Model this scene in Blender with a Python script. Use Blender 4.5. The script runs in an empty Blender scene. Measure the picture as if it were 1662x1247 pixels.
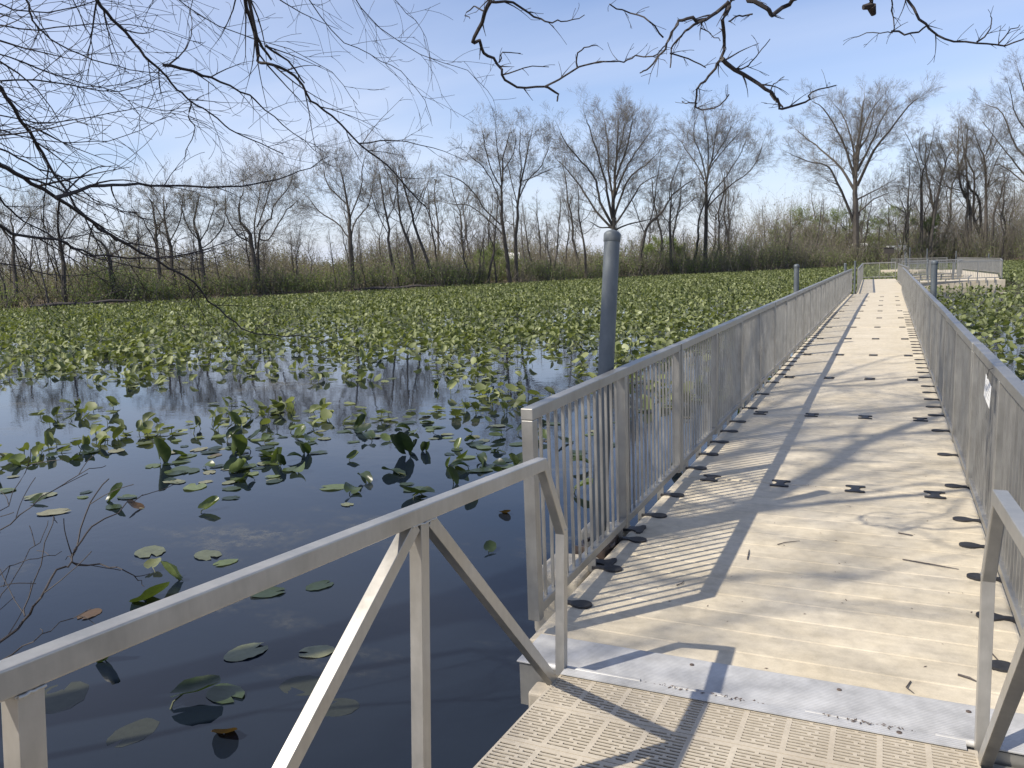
import bpy, math, random
import numpy as np
from mathutils import Vector, Matrix, Quaternion
R_ = math.radians
scene = bpy.context.scene
COL = scene.collection

# ------------------------------------------------------------------ camera
F = 1330.0; CX = 831.0; CY = 623.5          # focal length and centre, in pixels of a 1662 wide picture
CAMZ = 1.8                                  # metres above the floating deck (deck z = 0)
def _axes(vp=(1442., 410.), roll=2.0):
    r = R_(roll)
    Y = np.array([(vp[0]-CX)/F, (vp[1]-CY)/F, 1.]); Y /= np.linalg.norm(Y)
    up = np.cross(Y, np.array([math.cos(r), -math.sin(r), 0.])); up /= np.linalg.norm(up)
    if up[1] > 0: up = -up
    return np.array([np.cross(Y, up), Y, up])
RW = _axes()
CP = np.array([0., 0., CAMZ])
cam_d = bpy.data.cameras.new('camera'); cam = bpy.data.objects.new('camera', cam_d); COL.objects.link(cam)
m = Matrix.Identity(4)
for i in range(3):
    m[i][0] = RW[i][0]; m[i][1] = -RW[i][1]; m[i][2] = -RW[i][2]; m[i][3] = CP[i]
cam.matrix_world = m
cam_d.sensor_width = 36; cam_d.lens = 36*F/1662; cam_d.clip_start = 0.05; cam_d.clip_end = 6000
scene.camera = cam
# ------------------------------------------------------------------ light
SUN_EL = 47.2
sdx, sdy = 0.665, 0.747                     # horizontal direction the light travels
world = bpy.data.worlds.new('World'); scene.world = world; world.use_nodes = True
wn = world.node_tree.nodes; wl = world.node_tree.links
for n in list(wn): wn.remove(n)
def wnode(t, **k):
    n = wn.new(t)
    for a, b in k.items(): setattr(n, a, b)
    return n
sky = wnode('ShaderNodeTexSky', sky_type='NISHITA', sun_disc=False, sun_elevation=R_(SUN_EL),
            sun_rotation=math.atan2(-sdx, -sdy), air_density=1.0, dust_density=0.7, ozone_density=2.2, altitude=100)
bg = wnode('ShaderNodeBackground'); bg.inputs['Strength'].default_value = 0.128
wo = wnode('ShaderNodeOutputWorld')
tc = wnode('ShaderNodeTexCoord')
sep = wnode('ShaderNodeSeparateXYZ'); wl.new(tc.outputs['Generated'], sep.inputs[0])
# flat cloud layer: direction divided by its height
def wmath(op, a, b=None, clamp=False):
    n = wnode('ShaderNodeMath', operation=op, use_clamp=clamp)
    for i, s in enumerate((a, b)):
        if s is None: continue
        if isinstance(s, (int, float)): n.inputs[i].default_value = s
        else: wl.new(s, n.inputs[i])
    return n.outputs[0]
zz = wmath('MAXIMUM', sep.outputs[2], 0.0); zz = wmath('ADD', zz, 0.12)
cmb = wnode('ShaderNodeCombineXYZ'); wl.new(wmath('DIVIDE', sep.outputs[0], zz), cmb.inputs[0]); wl.new(wmath('DIVIDE', sep.outputs[1], zz), cmb.inputs[1])
mp = wnode('ShaderNodeMapping'); mp.inputs['Scale'].default_value = (0.5, 1.15, 1); mp.inputs['Rotation'].default_value = (0, 0, R_(35)); wl.new(cmb.outputs[0], mp.inputs[0])
nz = wnode('ShaderNodeTexNoise'); nz.inputs['Scale'].default_value = 0.8; nz.inputs['Detail'].default_value = 5; nz.inputs['Roughness'].default_value = 0.42; nz.inputs['Distortion'].default_value = 0.35
wl.new(mp.outputs[0], nz.inputs['Vector'])
rp = wnode('ShaderNodeValToRGB'); rp.color_ramp.elements[0].position = 0.40; rp.color_ramp.elements[0].color = (0, 0, 0, 1); rp.color_ramp.elements[1].position = 0.78; rp.color_ramp.elements[1].color = (0.62, 0.62, 0.62, 1)
wl.new(nz.outputs[0], rp.inputs[0])
tnt = wnode('ShaderNodeMixRGB', blend_type='MULTIPLY'); tnt.inputs[0].default_value = 1; tnt.inputs[2].default_value = (1.04, .975, 1.06, 1); wl.new(sky.outputs[0], tnt.inputs[1])
mxc = wnode('ShaderNodeMixRGB'); mxc.inputs[2].default_value = (5.6, 5.9, 6.8, 1)
wl.new(rp.outputs[0], mxc.inputs[0]); wl.new(tnt.outputs[0], mxc.inputs[1])
hz = wmath('POWER', wmath('SUBTRACT', 1.0, wmath('MAXIMUM', sep.outputs[2], 0.0)), 9.0); hz = wmath('MULTIPLY', hz, 0.75)
mxh = wnode('ShaderNodeMixRGB'); mxh.inputs[2].default_value = (4.3, 4.85, 6.1, 1); wl.new(hz, mxh.inputs[0]); wl.new(mxc.outputs[0], mxh.inputs[1])
wl.new(mxh.outputs[0], bg.inputs[0]); wl.new(bg.outputs[0], wo.inputs[0])
sl = bpy.data.lights.new('sun', 'SUN'); sl.energy = 5.0; sl.angle = R_(0.53); sl.color = (1.0, 0.92, 0.80)
so = bpy.data.objects.new('sun', sl); COL.objects.link(so)
ld = Vector((sdx, sdy, -math.tan(R_(SUN_EL)))).normalized()
so.rotation_euler = ld.to_track_quat('-Z', 'Y').to_euler(); so.location = (-20, -20, 40)
scene.view_settings.view_transform = 'Standard'; scene.view_settings.look = 'None'
scene.view_settings.exposure = 0.38; scene.view_settings.gamma = 1.0
scene.render.engine = 'CYCLES'
scene.cycles.max_bounces = 6; scene.cycles.transparent_max_bounces = 8

# ------------------------------------------------------------------ geometry helpers
WZ = -0.40                                  # water level
def ray(u, v): return RW @ np.array([(u-CX)/F, (v-CY)/F, 1.])
def onz(u, v, z=0.):
    d = ray(u, v); return CP + d*(z-CP[2])/d[2]
def at(u, v, dist):
    d = ray(u, v); return CP + d/np.linalg.norm(d)*dist
def proj(P):
    c = (np.asarray(P)-CP) @ RW
    z = np.where(c[..., 2] > 0.01, c[..., 2], 0.01)
    return np.where(c[..., 2] > 0.01, CX+F*c[..., 0]/z, -9999), np.where(c[..., 2] > 0.01, CY+F*c[..., 1]/z, -9999)
def mesh_np(name, V, FA, mats, smooth=False, mi=None):
    me = bpy.data.meshes.new(name)
    V = np.asarray(V, np.float32); FA = [np.asarray(f, np.int32) for f in (FA if isinstance(FA, list) else [FA])]
    FA = [f for f in FA if len(f)]
    me.vertices.add(len(V)); me.vertices.foreach_set('co', V.ravel())
    tot = sum(f.size for f in FA); nf = sum(len(f) for f in FA)
    me.loops.add(tot); me.polygons.add(nf)
    me.loops.foreach_set('vertex_index', np.concatenate([f.ravel() for f in FA]))
    sizes = np.concatenate([np.full(len(f), f.shape[1]) for f in FA])
    me.polygons.foreach_set('loop_start', np.concatenate([[0], np.cumsum(sizes)[:-1]]).astype(np.int32))
    if mi is not None: me.polygons.foreach_set('material_index', np.asarray(mi, np.int32))
    me.polygons.foreach_set('use_smooth', np.full(nf, bool(smooth)))
    for mt in (mats if isinstance(mats, list) else [mats]): me.materials.append(mt)
    me.update(calc_edges=True); me.validate()
    return me
def link(name, me, parent=None, loc=None, rot=None):
    o = bpy.data.objects.new(name, me); COL.objects.link(o)
    if parent: o.parent = parent
    if loc is not None: o.location = loc
    if rot is not None: o.rotation_euler = rot
    return o
def tag(o, label=None, cat=None, group=None, kind=None):
    if label: o['label'] = label
    if cat: o['category'] = cat
    if group: o['group'] = group
    if kind: o['kind'] = kind
    return o
def thing(name, label, cat, loc=(0, 0, 0), rot=(0, 0, 0), group=None):
    o = link(name, None, None, loc, rot); o.empty_display_size = .1
    return tag(o, label, cat, group)
def copy_tree(o, parent=None):
    c = o.copy(); COL.objects.link(c); c.parent = parent
    for ch in o.children: copy_tree(ch, c)
    return c
class MB:
    def __init__(s): s.v = []; s.f = []
    def add(s, V, FF):
        b = len(s.v); s.v += [tuple(p) for p in V]; s.f += [tuple(b+i for i in q) for q in FF]
    def box(s, x0, x1, y0, y1, z0, z1):
        s.add([(x0,y0,z0),(x1,y0,z0),(x1,y1,z0),(x0,y1,z0),(x0,y0,z1),(x1,y0,z1),(x1,y1,z1),(x0,y1,z1)],
              [(0,3,2,1),(4,5,6,7),(0,1,5,4),(1,2,6,5),(2,3,7,6),(3,0,4,7)])
    def beam(s, a, b, w, h, side=(1, 0, 0)):         # w along side, h across
        a = Vector(a); b = Vector(b); d = (b-a).normalized(); sd = Vector(side); sd = (sd-d*sd.dot(d)).normalized(); up = d.cross(sd)
        V = []
        for p in (a, b):
            for i, j in ((-1,-1),(1,-1),(1,1),(-1,1)): V.append(p+sd*w/2*i+up*h/2*j)
        s.add(V, [(3,2,1,0),(4,5,6,7),(0,1,5,4),(1,2,6,5),(2,3,7,6),(3,0,4,7)])
    def rev(s, c, prof, n=24, axis=None):            # lathe around z (or along axis from c)
        c = Vector(c); q = Quaternion() if axis is None else Vector((0,0,1)).rotation_difference(Vector(axis))
        V = []; FF = []
        for r, z in prof:
            for k in range(n): V.append(c+q@Vector((r*math.cos(2*math.pi*k/n), r*math.sin(2*math.pi*k/n), z)))
        for i in range(len(prof)-1):
            for k in range(n): FF.append((i*n+k, i*n+(k+1)%n, (i+1)*n+(k+1)%n, (i+1)*n+k))
        FF.append(tuple(range(n-1, -1, -1))); FF.append(tuple((len(prof)-1)*n+k for k in range(n)))
        s.add(V, FF)
    def tube(s, P, rad, n=6):
        P = [Vector(p) for p in P]; V = []; FF = []
        ref = Vector((0.31, 0.2, 0.93))
        for i, p in enumerate(P):
            d = (P[min(i+1, len(P)-1)]-P[max(i-1, 0)]).normalized()
            u = d.cross(ref);
            if u.length < .05: u = d.cross(Vector((1, 0, 0)))
            u.normalize(); w = d.cross(u); r = rad[i] if hasattr(rad, '__len__') else rad
            for k in range(n):
                a = 2*math.pi*k/n; V.append(p+(u*math.cos(a)+w*math.sin(a))*r)
        for i in range(len(P)-1):
            for k in range(n): FF.append((i*n+k, i*n+(k+1)%n, (i+1)*n+(k+1)%n, (i+1)*n+k))
        FF.append(tuple(range(n-1, -1, -1))); FF.append(tuple((len(P)-1)*n+k for k in range(n)))
        s.add(V, FF)
    def prism(s, pts, z0, z1):
        n = len(pts)
        s.add([(x, y, z0) for x, y in pts]+[(x, y, z1) for x, y in pts],
              [tuple(range(n-1, -1, -1)), tuple(range(n, 2*n))]+[(i, (i+1) % n, n+(i+1) % n, n+i) for i in range(n)])
    def mesh(s, name, mat, smooth=False):
        me = bpy.data.meshes.new(name); me.from_pydata(s.v, [], s.f); me.materials.append(mat)
        if smooth:
            me.polygons.foreach_set('use_smooth', [True]*len(me.polygons))
            try: me.set_sharp_from_angle(angle=R_(40))
            except Exception: pass
        me.update(); return me
def bevel(o, w=.003, seg=2):
    b = o.modifiers.new('bevel', 'BEVEL'); b.width = w; b.segments = seg; b.limit_method = 'ANGLE'; b.angle_limit = R_(35); b.harden_normals = False
    return o
def frusta(A, B, ra, rb, n=3):
    """vectorised tapered sticks"""
    A = np.asarray(A, float); B = np.asarray(B, float); ra = np.asarray(ra, float); rb = np.asarray(rb, float)
    d = B-A; d /= np.maximum(np.linalg.norm(d, axis=1, keepdims=True), 1e-9)
    ref = np.where(np.abs(d[:, 2:3]) > .9, np.array([[1., 0, 0]]), np.array([[0, 0, 1.]]))
    u = np.cross(d, ref); u /= np.linalg.norm(u, axis=1, keepdims=True); w = np.cross(d, u)
    N = len(A); V = np.empty((N, 2*n, 3))
    for k in range(n):
        a = 2*math.pi*k/n; o = u*math.cos(a)+w*math.sin(a)
        V[:, k] = A+o*ra[:, None]; V[:, n+k] = B+o*rb[:, None]
    base = (np.arange(N)*2*n)[:, None]
    Q = np.concatenate([base+np.array([[k, (k+1) % n, n+(k+1) % n, n+k]]) for k in range(n)], 0)
    return V.reshape(-1, 3), Q

# ------------------------------------------------------------------ materials
def mat(name, build):
    mt = bpy.data.materials.new(name); mt.use_nodes = True
    nt = mt.node_tree; b = nt.nodes['Principled BSDF']; build(nt, b); return mt
def N(nt, t, **k):
    n = nt.nodes.new(t)
    for a, b in k.items():
        if a in n.inputs.keys(): n.inputs[a].default_value = b
        else: setattr(n, a, b)
    return n
def noise(nt, scale, detail=5, rough=.55, coord='Object', stretch=None):
    c = N(nt, 'ShaderNodeTexCoord'); n = N(nt, 'ShaderNodeTexNoise'); n.inputs['Scale'].default_value = scale; n.inputs['Detail'].default_value = detail; n.inputs['Roughness'].default_value = rough
    if coord == 'World':
        g = N(nt, 'ShaderNodeNewGeometry'); src = g.outputs['Position']
    else: src = c.outputs[coord]
    if stretch:
        mpn = N(nt, 'ShaderNodeMapping'); mpn.inputs['Scale'].default_value = stretch; nt.links.new(src, mpn.inputs[0]); src = mpn.outputs[0]
    nt.links.new(src, n.inputs['Vector']); return n.outputs['Fac']
def ramp(nt, fac, stops):
    r = N(nt, 'ShaderNodeValToRGB'); e = r.color_ramp.elements
    while len(e) < len(stops): e.new(.5)
    for i, (p, c) in enumerate(stops):
        e[i].position = p; e[i].color = (c[0], c[1], c[2], 1) if hasattr(c, '__len__') else (c, c, c, 1)
    nt.links.new(fac, r.inputs[0]); return r.outputs[0]
def mixc(nt, fac, a, b, mode='MIX'):
    mx = N(nt, 'ShaderNodeMixRGB', blend_type=mode)
    for i, s in ((0, fac), (1, a), (2, b)):
        if isinstance(s, (int, float)): mx.inputs[i].default_value = s
        elif hasattr(s, '__len__'): mx.inputs[i].default_value = (*s, 1) if len(s) == 3 else s
        else: nt.links.new(s, mx.inputs[i])
    return mx.outputs[0]
def bump(nt, b, h, strength=.3, dist=.01):
    bn = N(nt, 'ShaderNodeBump'); bn.inputs['Strength'].default_value = strength; bn.inputs['Distance'].default_value = dist
    nt.links.new(h, bn.inputs['Height']); nt.links.new(bn.outputs[0], b.inputs['Normal'])
def alu(c0, c1, metal=.55, rough=(.38, .6)):
    def f(nt, b):
        n1 = noise(nt, 3.5, 8, .65, 'World'); n2 = noise(nt, 40, 4, .6, 'World', (1, 1, .25))
        base = ramp(nt, n1, [(.3, c0), (.7, c1)])
        base = mixc(nt, .22, base, ramp(nt, n2, [(.35, .6), (.65, 1.)]), 'MULTIPLY')
        nt.links.new(base, b.inputs['Base Color']); b.inputs['Metallic'].default_value = metal
        nt.links.new(ramp(nt, n1, [(.3, rough[0]), (.7, rough[1])]), b.inputs['Roughness'])
        bump(nt, b, n2, .08, .002)
    return f
M = {}
M['alu'] = mat('aluminium', alu((.29, .28, .255), (.42, .41, .375), .74, (.34, .52)))
M['alu_new'] = mat('aluminium handrail', alu((.40, .385, .345), (.56, .535, .48), .72, (.32, .5)))
M['galv'] = mat('galvanised steel', alu((.085, .10, .11), (.17, .19, .20), .4, (.45, .65)))
def _plate(nt, b):
    g = N(nt, 'ShaderNodeTexCoord'); wv = N(nt, 'ShaderNodeTexWave', wave_type='BANDS', bands_direction='Y'); wv.inputs['Scale'].default_value = 26
    nt.links.new(g.outputs['Object'], wv.inputs['Vector'])
    n1 = noise(nt, 6, 7, .65)
    nt.links.new(ramp(nt, n1, [(.3, (.30, .30, .295)), (.65, (.50, .50, .49))]), b.inputs['Base Color'])
    b.inputs['Metallic'].default_value = .2; b.inputs['Roughness'].default_value = .55; bump(nt, b, wv.outputs['Fac'], .25, .004)
M['plate'] = mat('ribbed aluminium', _plate)
def _deck(nt, b):
    n1 = noise(nt, 1.6, 8, .62, 'World'); n2 = noise(nt, 14, 6, .6, 'World'); fine = noise(nt, 120, 3, .6, 'World', (1, 2.2, 1)); st = noise(nt, 6, 6, .7, 'World', (.35, 2.5, 1))
    base = ramp(nt, n1, [(.28, (.50, .435, .315)), (.72, (.63, .565, .44))])
    base = mixc(nt, .75, base, ramp(nt, n2, [(.28, .72), (.6, 1.)]), 'MULTIPLY')
    base = mixc(nt, .5, base, ramp(nt, st, [(.3, .75), (.58, 1.)]), 'MULTIPLY')
    base = mixc(nt, .5, base, ramp(nt, fine, [(.3, .75), (.6, 1.)]), 'MULTIPLY')
    nt.links.new(base, b.inputs['Base Color']); b.inputs['Roughness'].default_value = .62; b.inputs['Specular IOR Level'].default_value = .35
    mx = mixc(nt, .25, fine, n2); bump(nt, b, mx, .35, .004)
M['deck'] = mat('cream moulded plastic', _deck)
def _grate(nt, b):
    n1 = noise(nt, 3, 7, .62, 'World'); n2 = noise(nt, 60, 4, .6, 'World')
    base = ramp(nt, n1, [(.3, (.39, .34, .26)), (.7, (.51, .455, .36))]); base = mixc(nt, .5, base, ramp(nt, n2, [(.3, .75), (.6, 1.)]), 'MULTIPLY')
    nt.links.new(base, b.inputs['Base Color']); b.inputs['Roughness'].default_value = .68; bump(nt, b, n2, .25, .002)
M['grate'] = mat('tan slotted plastic', _grate)
def simple(c, rough=.6, metal=0., var=.3, sc=8):
    def f(nt, b):
        n1 = noise(nt, sc, 6, .6, 'World')
        nt.links.new(ramp(nt, n1, [(.3, tuple(x*(1-var) for x in c)), (.7, tuple(x*(1+var) for x in c))]), b.inputs['Base Color'])
        b.inputs['Roughness'].default_value = rough; b.inputs['Metallic'].default_value = metal
        bump(nt, b, n1, .15, .01)
    return f
M['rubber'] = mat('black rubber', simple((.022, .022, .024), .55, 0, .4, 20))
M['steel_dark'] = mat('dark bracket steel', simple((.10, .075, .06), .5, .2, .4, 15))
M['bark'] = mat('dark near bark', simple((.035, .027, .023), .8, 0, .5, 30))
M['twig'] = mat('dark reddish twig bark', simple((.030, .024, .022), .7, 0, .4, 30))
M['twig_pale'] = mat('grey brown stem bark', simple((.06, .05, .045), .7, 0, .4, 30))
def _farbark(c0, c1):
    def f(nt, b):
        oi = N(nt, 'ShaderNodeObjectInfo'); n1 = noise(nt, 1.2, 5, .6)
        base = ramp(nt, oi.outputs['Random'], [(0, c0), (1, c1)]); base = mixc(nt, .6, base, ramp(nt, n1, [(.3, .6), (.65, 1.1)]), 'MULTIPLY')
        nt.links.new(base, b.inputs['Base Color']); b.inputs['Roughness'].default_value = .9
    return f
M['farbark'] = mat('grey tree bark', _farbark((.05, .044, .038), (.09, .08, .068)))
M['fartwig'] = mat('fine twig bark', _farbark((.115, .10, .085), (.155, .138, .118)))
M['brushtwig'] = mat('undergrowth stems', _farbark((.17, .15, .12), (.17, .15, .12)))
def leafmat(stops, trans=.35, rough=.4, flat=False):
    def f(nt, b):
        g = N(nt, 'ShaderNodeNewGeometry'); oi = N(nt, 'ShaderNodeObjectInfo')
        ad = N(nt, 'ShaderNodeMath', operation='ADD'); nt.links.new(g.outputs['Random Per Island'], ad.inputs[0]); nt.links.new(oi.outputs['Random'], ad.inputs[1])
        fr = N(nt, 'ShaderNodeMath', operation='FRACT'); nt.links.new(ad.outputs[0], fr.inputs[0])
        base = ramp(nt, fr.outputs[0], stops)
        if not flat:
            n1 = noise(nt, 22, 5, .65, 'World'); base = mixc(nt, .6, base, ramp(nt, n1, [(.3, .6), (.6, 1.1)]), 'MULTIPLY')
            bump(nt, b, n1, .25, .01)
        nt.links.new(base, b.inputs['Base Color']); b.inputs['Roughness'].default_value = rough
        if trans:
            tr = N(nt, 'ShaderNodeBsdfTranslucent'); nt.links.new(mixc(nt, 1., base, (1.25, 1.3, .55), 'MULTIPLY'), tr.inputs[0])
            ms = N(nt, 'ShaderNodeMixShader'); ms.inputs[0].default_value = trans
            out = nt.nodes['Material Output']
            nt.links.new(b.outputs[0], ms.inputs[1]); nt.links.new(tr.outputs[0], ms.inputs[2]); nt.links.new(ms.outputs[0], out.inputs[0])
    return f
M['lily'] = mat('lily leaf', leafmat([(0, (.018, .032, .014)), (.4, (.04, .06, .022)), (.75, (.085, .115, .038)), (.97, (.17, .21, .075)), (1, (.15, .11, .05))], .3, .34))  # near leaves: greens darkened, shade of the overhanging tree put into the colour
M['lilyfar'] = mat('lily leaf in the dense bed', leafmat([(0, (.07, .085, .035)), (.35, (.12, .145, .05)), (.7, (.17, .195, .07)), (.95, (.225, .25, .10)), (1, (.33, .36, .20))], .3, .55, True))
M['lilyold'] = mat('old floating leaf', leafmat([(0, (.08, .09, .05)), (.5, (.13, .14, .075)), (1, (.18, .17, .10))], .0, .5))
M['lilysunk'] = mat('leaf under the surface', leafmat([(0, (.014, .018, .014)), (1, (.026, .03, .02))], .0, .6))
M['lilybrown'] = mat('dying brown leaf', leafmat([(0, (.09, .055, .025)), (1, (.14, .08, .035))], .2, .5))
M['stalk'] = mat('lily stalk', simple((.05, .06, .02), .5, 0, .3, 20))
M['bud'] = mat('spring bud haze', leafmat([(0, (.17, .13, .07)), (.6, (.20, .18, .08)), (1, (.22, .22, .09))], .35, .6, True))
M['budgreen'] = mat('young green leaves', leafmat([(0, (.12, .16, .055)), (.6, (.18, .23, .075)), (1, (.27, .32, .11))], .4, .6, True))
M['drybrush'] = mat('dry brush leaves', leafmat([(0, (.13, .12, .075)), (.6, (.18, .17, .10)), (1, (.21, .215, .11))], .3, .8, True))
M['white'] = mat('white sheet', simple((.75, .75, .72), .5, 0, .06, 12))
M['ink'] = mat('faded ink', simple((.5, .5, .5), .6, 0, .2, 12))
M['darkpaint'] = mat('dark painted board', simple((.03, .025, .02), .6, 0, .3, 12))
def _soil(nt, b):
    n1 = noise(nt, .35, 8, .65, 'World'); n2 = noise(nt, 6, 6, .6, 'World')
    base = ramp(nt, n1, [(.3, (.12, .085, .055)), (.5, (.20, .155, .10)), (.7, (.13, .13, .055))]); base = mixc(nt, .6, base, ramp(nt, n2, [(.3, .55), (.65, 1.1)]), 'MULTIPLY')
    nt.links.new(base, b.inputs['Base Color']); b.inputs['Roughness'].default_value = .95; bump(nt, b, n2, .5, .05)
M['soil'] = mat('leaf litter ground', _soil)
def _water(nt, b):
    b.inputs['Base Color'].default_value = (.007, .011, .018, 1); b.inputs['Roughness'].default_value = .015; b.inputs['IOR'].default_value = 1.34
    n1 = noise(nt, 2.2, 3, .5, 'World', (.8, 1.4, 1)); n2 = noise(nt, 11, 2, .5, 'World')
    h = mixc(nt, .25, n1, n2); bump(nt, b, h, .028, .05)
    # thin film of pollen and silt lying in patches
    p1 = noise(nt, .55, 8, .66, 'World', (.7, 1.2, 1)); p2 = noise(nt, 9, 5, .7, 'World')
    mk = mixc(nt, 1., ramp(nt, p1, [(.54, 0.), (.68, 1.)]), ramp(nt, p2, [(.42, 0.), (.62, 1.)]), 'MULTIPLY')
    fd = N(nt, 'ShaderNodeBsdfPrincipled'); fd.inputs['Base Color'].default_value = (.15, .14, .10, 1); fd.inputs['Roughness'].default_value = .5
    mf = N(nt, 'ShaderNodeMath', operation='MULTIPLY'); mf.inputs[1].default_value = .42; nt.links.new(mk, mf.inputs[0])
    ms = N(nt, 'ShaderNodeMixShader'); nt.links.new(mf.outputs[0], ms.inputs[0]); nt.links.new(b.outputs[0], ms.inputs[1]); nt.links.new(fd.outputs[0], ms.inputs[2])
    nt.links.new(ms.outputs[0], nt.nodes['Material Output'].inputs[0])
M['water'] = mat('pond water', _water)

# ------------------------------------------------------------------ ground and water
POND = [tuple(onz(u, v, WZ)[:2]) for u, v in ((0, 505), (200, 494), (430, 482), (700, 468), (1000, 452), (1250, 440), (1380, 433))]
POND = [(-72, 22)] + POND + [(10, 168), (35, 160), (60, 135), (72, 90), (60, 20), (25, -4), (6, -1.3), (2.2, -1.2), (.5, -.5), (-1.4, -.4), (-2.6, -.3), (-6, -.7), (-14, -2), (-40, 4)]
PN = np.array(POND)
def sdist(X, Y):                       # signed distance to pond outline, positive on land
    d = np.full(X.shape, 1e9); inside = np.zeros(X.shape, bool)
    n = len(PN)
    for i in range(n):
        a = PN[i]; b = PN[(i+1) % n]; e = b-a; t = np.clip(((X-a[0])*e[0]+(Y-a[1])*e[1])/(e@e), 0, 1)
        d = np.minimum(d, np.hypot(X-a[0]-t*e[0], Y-a[1]-t*e[1]))
        c = ((a[1] > Y) != (b[1] > Y)) & (X < (b[0]-a[0])*(Y-a[1])/(b[1]-a[1]+1e-12)+a[0]); inside ^= c
    return np.where(inside, -d, d)
def gz(X, Y):
    s = sdist(X, Y); wob = .12*np.sin(X*.7)*np.cos(Y*.5)+.08*np.sin(X*.23+Y*.31)
    far = np.clip((np.hypot(X, Y)-30)/60, 0, 1)
    z = WZ-.9+1.05/(1+np.exp(-(s)*2.0))+np.clip(s, 0, 25)*.03+wob*np.clip(s, 0, 1)*(.4+far)
    return np.where(s > 0, np.maximum(z, WZ+.02), z)
t = np.linspace(-1, 1, 321); ax = np.sign(t)*(np.abs(t)*60+np.abs(t)**6*3000)
ay = ax+20
GX, GY = np.meshgrid(ax, ay); GZ = gz(GX, GY)
n = len(t); idx = np.arange(n*n).reshape(n, n)
Q = np.stack([idx[:-1, :-1], idx[:-1, 1:], idx[1:, 1:], idx[1:, :-1]], -1).reshape(-1, 4)
tag(link('ground', mesh_np('ground', np.stack([GX, GY, GZ], -1).reshape(-1, 3), Q, M['soil'], True)), kind='structure')
wb = MB(); wb.add([(-76, -12, WZ), (78, -12, WZ), (78, 172, WZ), (-76, 172, WZ)], [(0, 1, 2, 3)])
tag(link('water', wb.mesh('water', M['water'])), kind='structure')

# ------------------------------------------------------------------ floating dock
DXC = -0.465; DHW = 1.085                 # deck centre line and half width
def section_mesh(L, hw=DHW, nplank=15):
    xs = []; zx = []
    prof = [(0, -.030), (.003, -.016), (.010, -.007), (.022, -.0015), (.034, 0)]
    for a, z in prof: xs.append(-hw+a); zx.append(z)
    for k in range(1, 12): xs.append(-hw+.034+(2*hw-.068)*k/12); zx.append(0)
    for a, z in prof[::-1]: xs.append(hw-a); zx.append(z)
    ys = [0, .004, .014]; zy = [-.02, -.006, 0]
    w = L/nplank
    for k in range(1, nplank):
        y = k*w; ys += [y-.010, y-.005, y-.001, y+.003, y+.010, y+.02]; zy += [0, .0, -.0032, -.0032, .0, 0]
    ys += [L-.014, L-.004, L]; zy += [0, -.006, -.02]
    X, Y = np.meshgrid(xs, ys); Z = np.minimum(0, np.array(zx))[None, :]+np.array(zy)[:, None]*np.where(np.abs(X) > hw-.02, .4, 1)
    nx, ny = len(xs), len(ys); V = np.stack([X, Y, Z], -1).reshape(-1, 3); I = np.arange(nx*ny).reshape(ny, nx)
    Fq = np.stack([I[:-1, :-1], I[:-1, 1:], I[1:, 1:], I[1:, :-1]], -1).reshape(-1, 4)
    V = [tuple(p) for p in V]; Fs = [tuple(int(i) for i in q) for q in Fq]
    ring = list(I[0, :])+list(I[1:, -1])+list(I[-1, -2::-1])+list(I[-2:0:-1, 0])
    b = len(V)
    for i in ring:
        x, y, z = V[i]; V.append((x*.985, L/2+(y-L/2)*.99, -.46))
    k = len(ring)
    for j in range(k): Fs.append((int(ring[j]), b+j, b+(j+1) % k, int(ring[(j+1) % k])))
    mb = MB(); mb.v = V; mb.f = Fs; return mb.mesh('deck_section', M['deck'])
def bone(half=False, L=.115, w=.075, neck=.030):
    """rubber link: two rounded heads and a waist (along y), or one head and a strap (along -x)"""
    pts = []
    if not half:
        q = [(.030, 0), (.034, .035), (.050, .062), (.076, .070), (.082, .084), (.076, .100), (.045, .108), (.015, .104)]
        pts = q+[(-x, y) for x, y in q[::-1]]
        pts += [(-x, -y) for x, y in q[1:]]+[(x, -y) for x, y in q[:0:-1]]
    else:
        for k in range(13): a = R_(-140+280*k/12); pts.append((.0+.060*math.cos(a), .056*math.sin(a)))
        pts += [(-.07, .020), (-.125, .024), (-.135, .028), (-.135, -.028), (-.125, -.024), (-.07, -.020)]
    mb = MB(); mb.prism(pts, -.012, .0075); me = mb.mesh('coupler', M['rubber'], True); return me
ME_SEC = section_mesh(3.04); ME_BONE = bone(); ME_HALF = bone(True)
dock = thing('floating_dock', 'long cream plastic floating dock running straight away from the gangway', 'dock', (DXC, 3.45, 0))
P0 = 3.63; PITCH = 3.05; NSEC = 12
random.seed(5)
for k in range(NSEC):
    y0 = P0+PITCH*k-(.02 if k else .2)+.005
    o = link('deck_section', ME_SEC if k else section_mesh(3.22), dock, (0, y0-3.45, random.uniform(-.003, .003)))
    for cx in (-.825, -.275, .275, .825):
        if k < NSEC-1: c = link('coupler', ME_BONE, o, (cx+random.uniform(-.008, .008), 3.04 if k else 3.22, .004)); c.scale = (.88, .85, 1)
    for s in (-1, 1):
        for q in range(5):
            if k > 0 and (k*7+q*3+(s > 0)) % 6 == 5 and q in (1, 3): continue
            yy = P0+PITCH*k+.27+q*.545-y0-.2
            if k < 8:
                link('coupler', ME_HALF, o, (s*(DHW-.14+.02), yy+.2, .004), (0, 0, 0 if s < 0 else math.pi)).scale = (.92, .86, 1)

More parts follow.
